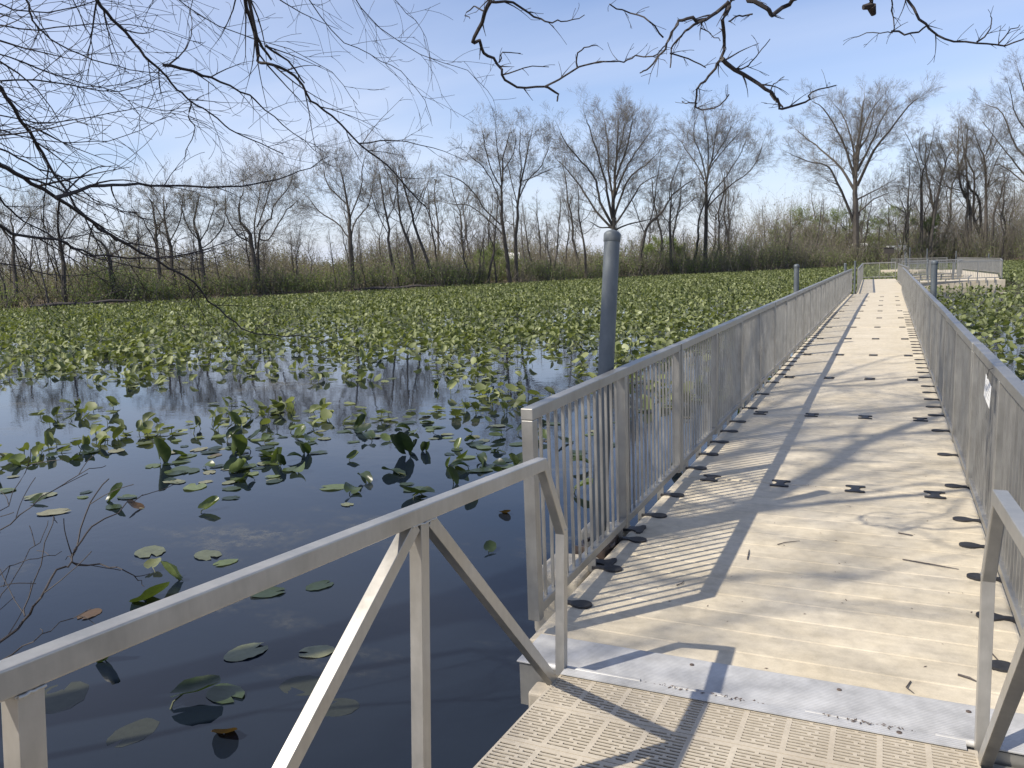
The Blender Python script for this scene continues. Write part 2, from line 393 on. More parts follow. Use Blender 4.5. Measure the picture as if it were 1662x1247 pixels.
# ------------------------------------------------------------------ railing panels
def tubes(mb, p, q, w=.05, h=.05): mb.beam(p, q, w, h)
TOPZ = 1.135; BOTZ = .16
PANL = 3.05
def railing_parts(root, L=PANL, detail=True):
    mb = MB(); mb.beam((0, .002, TOPZ-.028), (0, L-.006, TOPZ-.028), .062, .056); bevel(link('top_rail', mb.mesh('top_rail', M['alu']), root), .004)
    mb = MB(); mb.beam((0, .065, BOTZ-.025), (0, L-.065, BOTZ-.025), .05, .05); bevel(link('bottom_rail', mb.mesh('bottom_rail', M['alu']), root), .004)
    pm = MB(); pm.box(-.03, .03, -.03, .03, .085, TOPZ-.057); pme = pm.mesh('post', M['alu'])
    for y in (.032, L/2, L-.036): bevel(link('post', pme, root, (0, y, 0)), .004)
    n = 13
    ys = []
    for s0 in (.062, L/2+.03):
        w = (L/2-.094); ys += [s0+w*(i+1)/(n+1) for i in range(n)]
    if detail:
        bm_ = MB(); bm_.box(-.007, .007, -.007, .007, BOTZ, TOPZ-.057); bme = bm_.mesh('baluster', M['alu'])
        for y in ys: link('baluster', bme, root, (0, y, 0))
    else:
        bm_ = MB()
        for y in ys: bm_.box(-.007, .007, y-.007, y+.007, BOTZ, TOPZ-.057)
        link('balusters', bm_.mesh('balusters', M['alu']), root)
    br = MB(); br.box(-.030, -.022, -.035, .035, -.17, BOTZ-.05); br.box(-.022, .02, -.035, -.027, -.03, BOTZ-.05)
    brm = br.mesh('bracket', M['alu'])
    for i in range(5):
        o = link('bracket', brm, root, (-.045, .47+i*.545, 0))
        o.location.x = -.035
    return root
ORD = ['first', 'second', 'third', 'fourth', 'fifth', 'sixth', 'seventh', 'eighth', 'ninth', 'tenth', 'eleventh', 'twelfth']
RXL, RXR = -1.52, .60
protoN = railing_parts(thing('railing_panel', 'x', 'railing', (0, 0, 0), group='aluminium railing panels along the floating dock'))
protoF = railing_parts(thing('railing_panel', 'x', 'railing', (0, 0, 0), group='aluminium railing panels along the floating dock'), detail=False)
protos_used = {}
def panel(pr, p, q, label, group=None, tilt=(0, 0)):
    """one panel standing from p to q (xy); water side on the panel's -x"""
    o = pr if not protos_used.get(pr.name) else copy_tree(pr)
    protos_used[pr.name] = True
    d = Vector((q[0]-p[0], q[1]-p[1], 0))
    o.location = (p[0], p[1], 0); o.rotation_euler = (tilt[0], tilt[1], math.atan2(-d.x, d.y))
    o.scale = (1, d.length/PANL, 1) if abs(d.length-PANL) > .1 else (1, 1, 1)
    o['label'] = label
    if group: o['group'] = group
    return o
random.seed(8)
for k in range(12):
    y = 3.46+PITCH*k
    pr = protoN if k < 6 else protoF
    bend = .0012*max(0, k-6)**2
    b2 = .0012*max(0, k-5)**2
    panel(pr, (RXL+bend, y), (RXL+b2, y+PITCH-.004), ORD[k]+' aluminium railing panel from the gangway on the left side of the floating dock', tilt=(0, random.uniform(-.004, .004)))
for k in range(12):
    y = 3.72+PITCH*k-.05
    pr = protoN if k < 5 else protoF
    # water side is +x here: built from far end to near end
    panel(pr, (RXR, y+PITCH-.004), (RXR, y), ORD[k]+' aluminium railing panel from the gangway on the right side of the floating dock', tilt=(0, random.uniform(-.004, .004)))

# tag hanging on the right railing
tg = thing('hanging_tag', 'small crooked white paper tag tied to the right railing near the gangway', 'tag', (RXR-.05, 5.45, 1.03), (0, 0, R_(14)))
mb = MB(); mb.add([(0, -.045, -.15), (0, .045, -.10), (-.002, .05, .03), (-.002, -.035, -.02)], [(0, 1, 2, 3), (3, 2, 1, 0)])
sh = MB(); pts = [(-.035, -.15), (.055, -.085), (.04, .045), (-.05, -.02)]
sh.add([(0, a, b) for a, b in pts]+[(.0015, a, b) for a, b in pts], [(0, 1, 2, 3), (7, 6, 5, 4), (0, 4, 5, 1), (1, 5, 6, 2), (2, 6, 7, 3), (3, 7, 4, 0)])
link('sheet', sh.mesh('sheet', M['white']), tg)
ik = MB()
for i in range(4):
    z = -.02-.025*i; ik.beam((-.0012, -.03+.003*i, z-.006), (-.0012, .025, z+.03), .0004, .006, (1, 0, 0))
link('faded_lines', ik.mesh('lines', M['ink']), tg)
ti = MB(); ti.tube([(0, .01, .02), (-.004, .0, .05), (.0, -.005, .075), (.05, -.02, .10)], .002, 6); link('tie', ti.mesh('tie', M['rubber']), tg)

# ------------------------------------------------------------------ mooring piles
def pile(px, py, top, lean, label, r=.051, zb=-1.6):
    o = thing('mooring_pile', label, 'pole', (px, py, 0), group='galvanised mooring piles of the dock')
    ax = Vector((lean[0], lean[1], 1)).normalized(); L = top/ax.z
    mb = MB(); mb.rev(ax*(zb/ax.z), [(r, 0), (r, L-zb/ax.z-.06)], 28, ax); link('pipe', mb.mesh('pipe', M['galv'], True), o)
    mb = MB(); mb.rev(ax*(L-.062), [(r+.002, 0), (r+.004, .003), (r+.004, .045), (r+.001, .056), (r*.75, .068), (r*.3, .076), (.012, .078)], 28, ax); link('cap', mb.mesh('cap', M['galv'], True), o)
    return o
pile(-1.66, 4.85, 1.99, (.02, .150), 'tall leaning grey mooring pile beside the first left railing panel, nearest the camera')
def pole_at(u, v, x, label, off=0):
    d = ray(u, v); t_ = x/d[0]; P = CP+d*t_; return pile(x, P[1], P[2], (0, 0), label)
pole_at(1293, 430, -1.64, 'upright grey pile at the left railing halfway down the dock')
pole_at(1372, 428, -1.64, 'short far grey pile standing at the end of the left railing')
pole_at(1517, 424, .73, 'upright grey pile behind the right railing against the green lily bed')

# small side float and bracket holding the leaning pile
sf = thing('side_float', 'small cream plastic floats coupled to the left edge around the leaning pile', 'float', (-1.72, 4.9, 0))
for y0, y1 in ((-.62, -.22), (.22, .47)):
    mb = MB(); mb.box(-.17, .15, y0, y1, -.42, -.008); bevel(link('float_block', mb.mesh('float_block', M['deck']), sf), .045, 4)
mb = MB()
for k in range(14):
    a0 = R_(-70+320*k/14); a1 = R_(-70+320*(k+1)/14)
    mb.beam((.06+.10*math.cos(a0), -.05+.11*math.sin(a0), .02), (.06+.10*math.cos(a1), -.05+.11*math.sin(a1), .02), .012, .09, (0, 0, 1)) if 0 else mb.tube([(.06+.10*math.cos(a0), -.05+.11*math.sin(a0), .0), (.06+.10*math.cos(a1), -.05+.11*math.sin(a1), .0)], .014, 8)
link('pile_hoop', mb.mesh('pile_hoop', M['steel_dark'], True), sf)
mb = MB(); mb.box(.10, .155, -.20, .20, -.12, .03); mb.box(-.06, .10, -.205, -.19, -.10, .025); link('hoop_bracket', mb.mesh('hoop_bracket', M['steel_dark']), sf)
for y in (-.37, .30):
    link('coupler', ME_BONE, sf, (.165, y, .004), (0, 0, math.pi/2))

# ------------------------------------------------------------------ transition plate between gangway and dock
tp = thing('transition_plate', 'ribbed aluminium transition plate lying between the gangway and the floating dock', 'metal plate', (DXC, 3.33, 0))
mb = MB(); mb.box(-1.03, 1.40, -.135, .160, .006, .014); bevel(link('plate', mb.mesh('plate', M['plate']), tp), .002)
xx = -.86
for w_, gap in ((.42, .14), (.22, .30), (.20, .25), (.20, .10)):
    mb = MB(); mb.tube([(xx, -.168, .034), (xx+w_, -.168, .034)], .016, 10); xx += w_+gap
    link('hinge_barrel', mb.mesh('hinge_barrel', M['plate'], True), tp)
mb = MB(); mb.box(-.765, .765, -.262, -.205, .0575, .0605)
o = link('hinge_leaf', mb.mesh('hinge_leaf', M['plate']), tp)
mb = MB(); mb.rev((0, 0, 0), [(.010, 0), (.010, .002), (.006, .004)], 10); me = mb.mesh('screw_head', M['steel_dark'])
for x_ in (-.92, -.28, .33, .80, 1.2): link('screw_head', me, tp, (x_, .10, .015))
for x_ in (.55,): link('screw_head', me, tp, (x_, -.232, .0605))
# landing frame below the plate
lf = thing('landing_frame', 'grey slatted aluminium landing frame under the right end of the transition plate', 'frame', (DXC, 3.2, 0))
mb = MB()
for i in range(6): mb.box(.86, 1.55, -.07-.11*i, -.01-.11*i, -.10, -.045)
link('frame_slats', mb.mesh('frame_slats', M['alu']), lf)
mb = MB(); mb.box(.86, .90, -.72, .0, -.17, -.102); mb.box(1.45, 1.49, -.72, .0, -.17, -.102); mb.box(-1.02, 1.5, .004, .05, -.2, -.002); link('frame_beam', mb.mesh('frame_beam', M['alu']), lf)
mb = MB(); mb.box(-.93, -.80, -.12, -.01, -.5, -.06); bevel(link('float_block', mb.mesh('float_block', M['grate']), lf), .015, 3)

# ------------------------------------------------------------------ gangway
gw = thing('gangway', 'aluminium gangway with slotted tan deck and open braced handrails in the foreground', 'gangway', (-.45, 3.10, .05), (-math.atan(.08), 0, 0))
def grate_mesh(hw=.785, depth=.300):
    # slotted plank: columns of paired slots, real holes
    col = 2*hw/10
    rows = 12; pitch = (depth-.036)/rows
    mb = MB(); T = -.004
    def top(x0, x1, y0, y1, z=0): mb.add([(x0, y0, z), (x1, y0, z), (x1, y1, z), (x0, y1, z)], [(0, 1, 2, 3)])
    def hole(x0, x1, y0, y1):
        v = [(x0,y0,0),(x1,y0,0),(x1,y1,0),(x0,y1,0),(x0,y0,T),(x1,y0,T),(x1,y1,T),(x0,y1,T)]
        mb.add(v, [(0,1,5,4),(1,2,6,5),(2,3,7,6),(3,0,4,7)])
    y = 0.018; top(-hw, hw, 0, .018)
    for r in range(rows):
        y0 = y+pitch*.30; y1 = y0+.011
        top(-hw, hw, y, y0)
        x = -hw
        for c in range(10):
            a = -hw+c*col+.010; b = -hw+(c+1)*col-.010; w = b-a
            if (r+c) % 1 == 0:
                if r % 2 == 0: sl_ = [(a, a+w*.62), (a+w*.72, b)]
                else: sl_ = [(a, a+w*.28), (a+w*.38, b)]
                if r % 4 == 3: sl_ = [(a, a+w*.45), (a+w*.55, b)]
            for s0, s1 in sl_:
                top(x, s0, y0, y1); hole(s0, s1, y0, y1); x = s1
        top(x, hw, y0, y1)
        top(-hw, hw, y1, y+pitch)
        y += pitch
    top(-hw, hw, y, depth)
    for (x0, y0, x1, y1) in ((-hw, 0, hw, 0), (hw, 0, hw, depth), (hw, depth, -hw, depth), (-hw, depth, -hw, 0)):
        mb.add([(x0, y0, 0), (x1, y1, 0), (x1, y1, -.028), (x0, y0, -.028)], [(0, 3, 2, 1)])
    me = mb.mesh('deck_panel', M['grate']); return me
gm = grate_mesh()
for k in range(14):
    link('deck_panel', gm, gw, (0, -.005-.305*(k+1), 0))
mb = MB()
for s in (-1, 1): mb.box(s*.80-.03, s*.80+.03, -4.4, -.01, -.17, -.008) if 0 else mb.box(min(s*.72, s*.78), max(s*.72, s*.78), -4.4, -.01, -.17, -.03)
for k in range(8): mb.box(-.70, .70, -.56*k-.12, -.56*k-.07, -.11, -.03)
link('side_beam', mb.mesh('side_beam', M['alu']), gw)
for s in (-1, 1):
    x = s*.80
    def weld(mb, c, w, h):                           # bead of weld round a tube end
        q = random.Random(int(c[1]*1000)); P = []
        for a, b in ((-1, -1), (1, -1), (1, 1), (-1, 1), (-1, -1)): P.append((c[0]+a*w/2, c[1]+b*h/2, c[2]))
        for (p, q_) in zip(P[:-1], P[1:]):
            n_ = 7; mb.tube([tuple(p[k]+(q_[k]-p[k])*t_/n_+q.uniform(-.0012, .0012) for k in range(3)) for t_ in range(n_+1)], [q.uniform(.0028, .0045) for _ in range(n_+1)], 6)
    mb = MB(); mb.beam((x, -4.4, .942), (x, -.196, .942), .045, .050); bevel(link('top_rail', mb.mesh('top_rail', M['alu_new']), gw), .004, 3)
    mb = MB(); mb.beam((x, -.206, .946), (x, .034, .60), .043, .042); bevel(link('sloping_rail', mb.mesh('sloping_rail', M['alu_new']), gw), .004)
    mb = MB(); mb.beam((x, .026, .622), (x, .030, -.02), .041, .042); weld(mb, (x, .026, .622), .040, .040); bevel(link('end_post', mb.mesh('end_post', M['alu_new']), gw), .003)
    for yy in (-1.155, -2.39, -3.60):
        mb = MB(); mb.box(x-.021, x+.021, yy-.023, yy+.023, -.17, .916); weld(mb, (x, yy, .914), .043, .047); bevel(link('post', mb.mesh('post', M['alu_new']), gw), .003)
    for a, b in (((-1.115, .915), (-.075, -.01)), ((-1.195, .915), (-2.355, .01))):
        mb = MB(); mb.beam((x, a[0], a[1]), (x, b[0], b[1]), .038, .044); weld(mb, (x, a[0], a[1]), .039, .06); bevel(link('brace', mb.mesh('brace', M['alu_new']), gw), .003)

# ------------------------------------------------------------------ far walkways
def walkway(name, p, q, w, label):
    d = Vector((q[0]-p[0], q[1]-p[1])); L = d.length; nsec = max(1, round(L/3.05)); ang = math.atan2(-d.x, d.y)
    o = thing(name, label, 'dock', (p[0], p[1], 0), (0, 0, ang), group='far cream dock walkways')
    me = section_mesh(L/nsec-.015, w/2, 8)
    for k in range(nsec): link('deck_section', me, o, (0, L/nsec*k, 0))
    return o
walkway('floating_walkway', (-.20, 40.42), (-.55, 62.6), 2.1, 'cream dock walkway at the far end of the long dock closed by a railing across')
walkway('floating_walkway', (.62, 55.5), (6.02, 57.0), 2.1, 'cream dock walkway branching right toward open lily bed')
walkway('floating_walkway', (5.15, 58.3), (6.0, 67.0), 2.1, 'short cream dock walkway at the right end turning toward the woods')
walkway('floating_walkway', (6.05, 67.3), (4.7, 88.0), 2.1, 'bright cream dock walkway running away at the far right')
walkway('floating_walkway', (4.7, 68.2), (.9, 67.4), 2.0, 'cream dock walkway crossing behind the far railings')
walkway('floating_walkway', (3.6, 89.2), (.2, 96.0), 2.0, 'farthest cream dock walkway leading left to the wooded bank')
def run(p, q, label, pr=None):
    d = math.hypot(q[0]-p[0], q[1]-p[1]); nn = max(1, round(d/3.05))
    for k in range(nn):
        a = (p[0]+(q[0]-p[0])*k/nn, p[1]+(q[1]-p[1])*k/nn); b = (p[0]+(q[0]-p[0])*(k+1)/nn, p[1]+(q[1]-p[1])*(k+1)/nn)
        panel(protoF, a, b, label, 'railing panels of the far walkways: '+label)
run((-1.22, 40.5), (-1.60, 62.6), 'grey railing panel on the left side of the far end walkway')
run((-1.60, 62.9), (.50, 62.9), 'pale railing panel closing the far end of the long dock')
run((.55, 54.2), (.83, 40.5), 'grey railing panel on the right side of the far end walkway')
run((6.1, 55.95), (.9, 54.3), 'low grey railing panel along the near edge of the far right walkway')
run((5.9, 88.0), (7.2, 67.2), 'pale railing panel on the outer side of the far right walkway')
run((7.15, 67.0), (6.1, 56.2), 'pale railing panel seen end on at the right end of the far docks')
run((4.05, 60.0), (4.8, 66.8), 'pale railing panel on the inner side of the far right walkway')
run((.9, 66.3), (4.7, 67.1), 'pale railing panel on the near side of the crossing walkway')
run((4.7, 69.3), (.9, 68.5), 'pale railing panel on the far side of the crossing walkway')
run((5.2, 90.5), (.3, 97.5), 'farthest pale railing panel before the wooded bank')
for u, v, y, lab in ((1388, 424, 47.5, 'thin grey pile left of the far end walkway'), (1506, 421, 58.6, 'thin grey pile beside the far right walkway'), (1471, 419, 66, 'slender pile in front of the crossing walkway railings'),
                     (1477, 402, 98, 'slender tall pile near the white roofed building'), (1505, 404, 88, 'tall thin pile in the middle of the far railings'), (1552, 408, 92, 'thin pile before the right wooded bank'), (1605, 412, 92, 'rightmost thin far pile'), (1469, 409, 98, 'short thin pile left of the slender tall pile')):
    d = ray(u, v); P = CP+d*y/d[1]; pile(P[0], P[1], P[2], (0, 0), lab)

# ------------------------------------------------------------------ water lilies
rng = np.random.default_rng(11)
def leaf_template(kind, nb=20, rings=2, seed=0):
    """heart shaped blade, base notch at -y, length about 1. returns V, tris/quads, stalk top point"""
    r = np.random.default_rng(seed)
    th = np.linspace(R_(-90+14), R_(270-14), nb)
    prof = .5*(1+.10*np.cos(2*(th-math.pi/2)))*(1+.03*r.standard_normal(nb)); ar = r.uniform(.84, 1.02)
    bx = prof*np.cos(th)*ar; by = prof*np.sin(th)+.02
    bx[0] *= .8; bx[-1] *= .8
    V = [(0, -.20, 0)]
    for k in range(1, rings+1):
        f = k/rings
        for x, y in zip(bx, by): V.append((x*f, -.20+(y+.20)*f, 0))
    V = np.array(V); FT = []; 
    for i in range(nb-1): FT.append((0, 1+i, 2+i))
    FQ = []
    for k in range(rings-1):
        a = 1+k*nb; b = a+nb
        for i in range(nb-1): FQ.append((a+i, b+i, b+i+1, a+i+1))
    rr = np.hypot(V[:, 0], V[:, 1]); x, y = V[:, 0].copy(), V[:, 1].copy()
    ph = r.uniform(0, 6, 3)
    if kind == 'flat':
        V[:, 2] = .012*np.sin(8*x+ph[0])*rr*2+.02*np.sin(6*y+ph[1])*rr+np.where(rr > .4, .025*np.maximum(0, np.sin(3*np.arctan2(y, x)+ph[2])), 0)
    elif kind == 'old':
        V[:, 2] = .05*rr*np.sin(9*x+ph[0])*np.cos(7*y+ph[1])+.02*r.standard_normal(len(V))*rr
    else:
        fold = {'tilt': r.uniform(.15, .55), 'up': r.uniform(.5, 1.2), 'curl': r.uniform(.8, 1.6)}[kind]
        a = fold*(.75+.5*y); V[:, 0] = x*np.cos(a*np.minimum(1, np.abs(x)*2.6)); V[:, 2] = np.abs(x)*np.sin(a*np.minimum(1, np.abs(x)*2.6))
        bend = r.uniform(-.35, .5); V[:, 2] += bend*(y+.2)**2*1.2 + .03*np.sin(9*y+ph[0])*np.abs(x)*2
    return V, FT, FQ
def rotm(rx, rz, ry=0):
    cx, sx = np.cos(rx), np.sin(rx); cz, sz = np.cos(rz), np.sin(rz); cy, sy = np.cos(ry), np.sin(ry)
    Rx = np.array([[1, 0, 0], [0, cx, -sx], [0, sx, cx]]); Ry = np.array([[cy, 0, sy], [0, 1, 0], [-sy, 0, cy]]); Rz = np.array([[cz, -sz, 0], [sz, cz, 0], [0, 0, 1]])
    return Rz@Ry@Rx
near_meshes = {}
def near_mesh(kind, i, mk):
    key = (kind, i, mk)
    if key in near_meshes: return near_meshes[key]
    seed = hash((i*13+len(kind)*7)) % 1000
    V, FT, FQ = leaf_template('flat' if kind == 'sunk' else kind, 22, 3, seed); r = random.Random(seed)
    S = .30
    V = V*S
    if kind in ('flat', 'old', 'sunk'):
        V[:, 2] = V[:, 2]*.8+(.008 if kind != 'sunk' else .002)
        if kind == 'sunk': V[:, 2] *= .2
    else:
        tilt = {'tilt': r.uniform(.0, .4), 'up': r.uniform(.7, 1.3), 'curl': r.uniform(.1, .8)}[kind]
        V = V@rotm(tilt, 0, r.uniform(-.4, .4)).T
        h = {'tilt': r.uniform(.0, .07), 'up': r.uniform(.0, .08), 'curl': r.uniform(.0, .05)}[kind]
        V[:, 2] += h - min(0, V[:, 2].min())*.55
    mb = MB(); mb.v = [tuple(p) for p in V]; mb.f = [tuple(f) for f in FT]+[tuple(f) for f in FQ]; nleaf = len(mb.f)
    if kind in ('tilt', 'up', 'curl'):
        b = V[0]; q = (b[0]+r.uniform(-.10, .10), b[1]-.06+r.uniform(-.08, .04)); 
        mb.tube([(q[0], q[1], -.06), ((q[0]*.5+b[0]*.5)*1.02, (q[1]*.6+b[1]*.4), b[2]*.55), (b[0], b[1], b[2]-.002)], [.008, .007, .005], 6)
    me = mb.mesh('lily_leaf', M[mk], True); me.materials.append(M['stalk'])
    for k, p in enumerate(me.polygons):
        if k >= nleaf: p.material_index = 1
    near_meshes[key] = me; return me
def fnoise(X, Y, s, seed):
    r = np.random.default_rng(seed); out = 0
    for k in range(7):
        a = r.uniform(0, 6.28); f = s*r.uniform(.6, 1.8); out = out+np.sin((X*math.cos(a)+Y*math.sin(a))*f+r.uniform(0, 6.28))
    return out/7**.5
def lily_density(X, Y):
    """plants per square metre; the open water near the bank thins out toward the gangway"""
    u, v = proj(np.stack([X, Y, np.full(X.shape, WZ)], -1))
    dist = np.hypot(X, Y)
    cl = fnoise(X, Y, 2.6, 3); big = fnoise(X, Y, .45, 4)
    vd = np.interp(u, [-400, 0, 200, 330, 420, 600, 800, 900, 1000, 1200], [604, 608, 612, 592, 575, 582, 598, 606, 604, 560])
    vm = np.interp(u, [-400, 0, 200, 400, 600, 800, 900, 1000, 1200], [625, 622, 632, 625, 620, 650, 665, 690, 640])
    base = np.where(dist > 60, 6.0, np.where(dist > 30, 8.0, 12.0))
    far = base*np.where(dist > 22, 2.6, 2.0)*np.clip(1.0+.3*big, .35, 1.4)
    mid = 9.0*np.clip(.5+1.1*cl, 0, 2)
    gap = .35*np.clip(cl-.6, 0, 2)
    clu = 12.5*np.clip(cl*.9+.40+.35*big, 0, 1.7)*np.interp(v, [648, 668, 760, 800, 840], [0.2, 1, 1, .35, .05])
    clu = clu*np.where(u > 860, .35, 1)
    spr = .12
    D = np.where(v < vd, far, np.where(v < vm, mid, np.where(v < 655, gap, np.where(v < 845, np.maximum(clu, .1), spr))))
    fade = np.interp(vd-v, [0, 25, 60, 95], [.5, .65, .9, 1.]); D = np.where(v < vd, D*fade*np.clip(.9+(1-fade)*1.6*cl, .15, 1.5), D)
    right = X > .3
    D = np.where(right, np.clip(12+3*big, 5, 16)*np.where(dist > 40, .6, 1.)*np.clip((Y-5.)/4, 0, 1), D)
    on_dock = ((X > -1.75) & (X < .85) & (Y < 64)) | ((X > .5) & (X < 7.6) & (np.abs(Y-56) < 2.6)) | ((np.abs(X-5.75) < 1.6) & (Y > 54) & (Y < 89)) | ((X > .5) & (X < 5.2) & (np.abs(Y-67.8) < 1.3))
    D = np.where(on_dock, 0, D)
    vis = (u > -160) & (u < 1800) & (v > 380) & (v < 1400)
    return np.where(vis, D, 0)
# candidate points, ring by ring
PX = []; PY = []
for r0, r1, dmax in ((2, 12, 20), (12, 30, 36), (30, 60, 28), (60, 185, 21)):
    a0, a1 = R_(-4-62), R_(18)         # azimuth from +Y, clockwise positive
    area = .5*(a1-a0)*(r1**2-r0**2); nn = int(area*dmax)
    a = rng.uniform(a0, a1, nn); rr = np.sqrt(rng.uniform(r0**2, r1**2, nn)); X = rr*np.sin(a); Y = rr*np.cos(a)
    keep = rng.uniform(0, dmax, nn) < lily_density(X, Y)
    X = X[keep]; Y = Y[keep]; k2 = sdist(X, Y) < -.6; PX.append(X[k2]); PY.append(Y[k2])
PX = np.concatenate(PX); PY = np.concatenate(PY); o_ = np.argsort(np.hypot(PX, PY)); PX = PX[o_]; PY = PY[o_]
TXT = {'flat': 'green water lily leaf floating flat on the open water', 'tilt': 'green water lily leaf tilting up out of the water on a short stalk',
       'up': 'green folded water lily leaf standing upright out of the water', 'curl': 'curled green water lily leaf with rolled edges above the water',
       'old': 'faded ragged water lily leaf lying on the water', 'sunk': 'murky grey water lily leaf just under the surface'}
MK = {'flat': 'lily', 'tilt': 'lily', 'up': 'lily', 'curl': 'lily', 'old': 'lilyold', 'sunk': 'lilysunk'}
def put_leaf(x, y, kind, size, rz, i, label=None, mk=None, z=0):
    o = link('lily_leaf', near_mesh(kind, i, mk or MK[kind]), None, (x, y, WZ+z), (0, 0, rz)); o.scale = (size/.30,)*3
    tag(o, label or TXT[kind], 'water plant', None if label else 'water lilies near the gangway: '+TXT[kind]); return o
# the ones that stand alone, placed where they float
HERO = [(244, 897, 'old', .34, 'ragged grey lily leaf on open water above the handrail, left of the small tilted pair'), (337, 902, 'old', .30, 'flat grey lily leaf with wrinkled rim, just right of the lone ragged one'),
 (365, 914, 'flat', .22, 'small yellowish floating leaf right of the wrinkled grey leaf'), (249, 924, 'tilt', .20, 'small dark tilted leaf over its own reflection, above the glossy round leaf'),
 (278, 943, 'curl', .26, 'glossy round cupped leaf catching the sun above the handrail'), (246, 977, 'tilt', .34, 'large pale leaf half hidden behind the left handrail'),
 (145, 998, 'flat', .20, 'olive brown flat leaf near the bare shrub'), (180, 1074, 'curl', .20, 'small dark curled leaf just below the handrail'),
 (436, 963, 'flat', .28, 'pale oval leaf floating right under the handrail'), (520, 951, 'flat', .24, 'yellow green oval leaf right of the pale oval one under the handrail'),
 (401, 1059, 'old', .30, 'greyish leaf floating alone left of the bright brace'), (512, 1059, 'old', .24, 'thin dull leaf close to the bright brace'),
 (317, 1136, 'tilt', .30, 'broad olive leaf raised over its dark reflection near the bottom left'), (367, 1128, 'flat', .28, 'grey green leaf touching the broad olive leaf'),
 (364, 1196, 'tilt', .17, 'small brown curled leaf near the bottom edge'), (499, 1113, 'sunk', .34, 'submerged grey leaf behind the bright brace'), (546, 1148, 'sunk', .26, 'submerged round leaf just right of the bright brace'),
 (215, 1190, 'sunk', .30, 'faint submerged leaf at the bottom left'), (100, 1130, 'sunk', .4, 'faint submerged leaf beside the left post'),
 (385, 742, 'up', .46, 'largest pale upright leaf pair catching the sun at the left'), (259, 752, 'up', .42, 'pale pointed upright leaf left of the largest one'),
 (381, 694, 'up', .32, 'dark upright leaf standing over the pale ones'), (189, 812, 'curl', .30, 'glossy cupped leaf beside the small orange one'), (221, 826, 'tilt', .20, 'small orange brown dying leaf'),
 (339, 828, 'curl', .24, 'grey green leaf with a curled rim alone right of the orange one'), (317, 791, 'flat', .34, 'long flat leaf below the largest upright pair'), (89, 832, 'old', .36, 'pale wrinkled leaf behind the bare shrub'), (64, 806, 'old', .36, 'flat wrinkled leaf at the left above the pale one'),
 (572, 800, 'tilt', .26, 'dark leaf on a bare straight stalk mirrored in the water'), (592, 782, 'curl', .26, 'dark folded leaf right of the bare stalk'), (733, 786, 'up', .26, 'small dark cone shaped leaf above the handrail'),
 (673, 806, 'tilt', .32, 'dark tilted leaf just above the handrail'), (540, 792, 'flat', .32, 'pale oval leaf floating left of the bare stalk'), (572, 746, 'curl', .20, 'round yellow green cupped leaf'),
 (653, 742, 'up', .40, 'tall upright leaf in the middle clump'), (640, 770, 'tilt', .36, 'broad dark leaf at the foot of the middle clump'), (818, 834, 'tilt', .15, 'small brown leaf tip beside the first railing post'),
 (385, 765, 'tilt', .36, 'pale broad leaf at the foot of the largest upright pair'), (950, 800, 'tilt', .32, 'green leaf seen through the first railing panel'), (1105, 765, 'curl', .28, 'green leaf between the railing and the deck edge')]
mb_count = 0
for i, (u, v, kind, size, lab) in enumerate(HERO):
    P = onz(u, v, WZ); mk = 'lilybrown' if lab.startswith(('small orange', 'small brown', 'olive brown')) else None
    put_leaf(P[0], P[1], kind, size*.80, rng.uniform(0, 6.28) if kind != 'up' else rng.uniform(2.4, 4.2), i % 9, lab, mk); mb_count += 1
IND = 300-mb_count
DD = np.hypot(PX, PY)
kinds = rng.choice(['flat', 'tilt', 'up', 'curl', 'old'], len(PX), p=[.44, .26, .03, .12, .15])
for k in range(IND):
    kd = kinds[k]
    if DD[k] < 6.5 and kd in ('up', 'curl'): kd = 'flat'
    put_leaf(PX[k], PY[k], kd, float(rng.uniform(.12, .24)), rng.uniform(0, 6.28), int(rng.integers(0, 9)), z=float(rng.uniform(0, .006)))
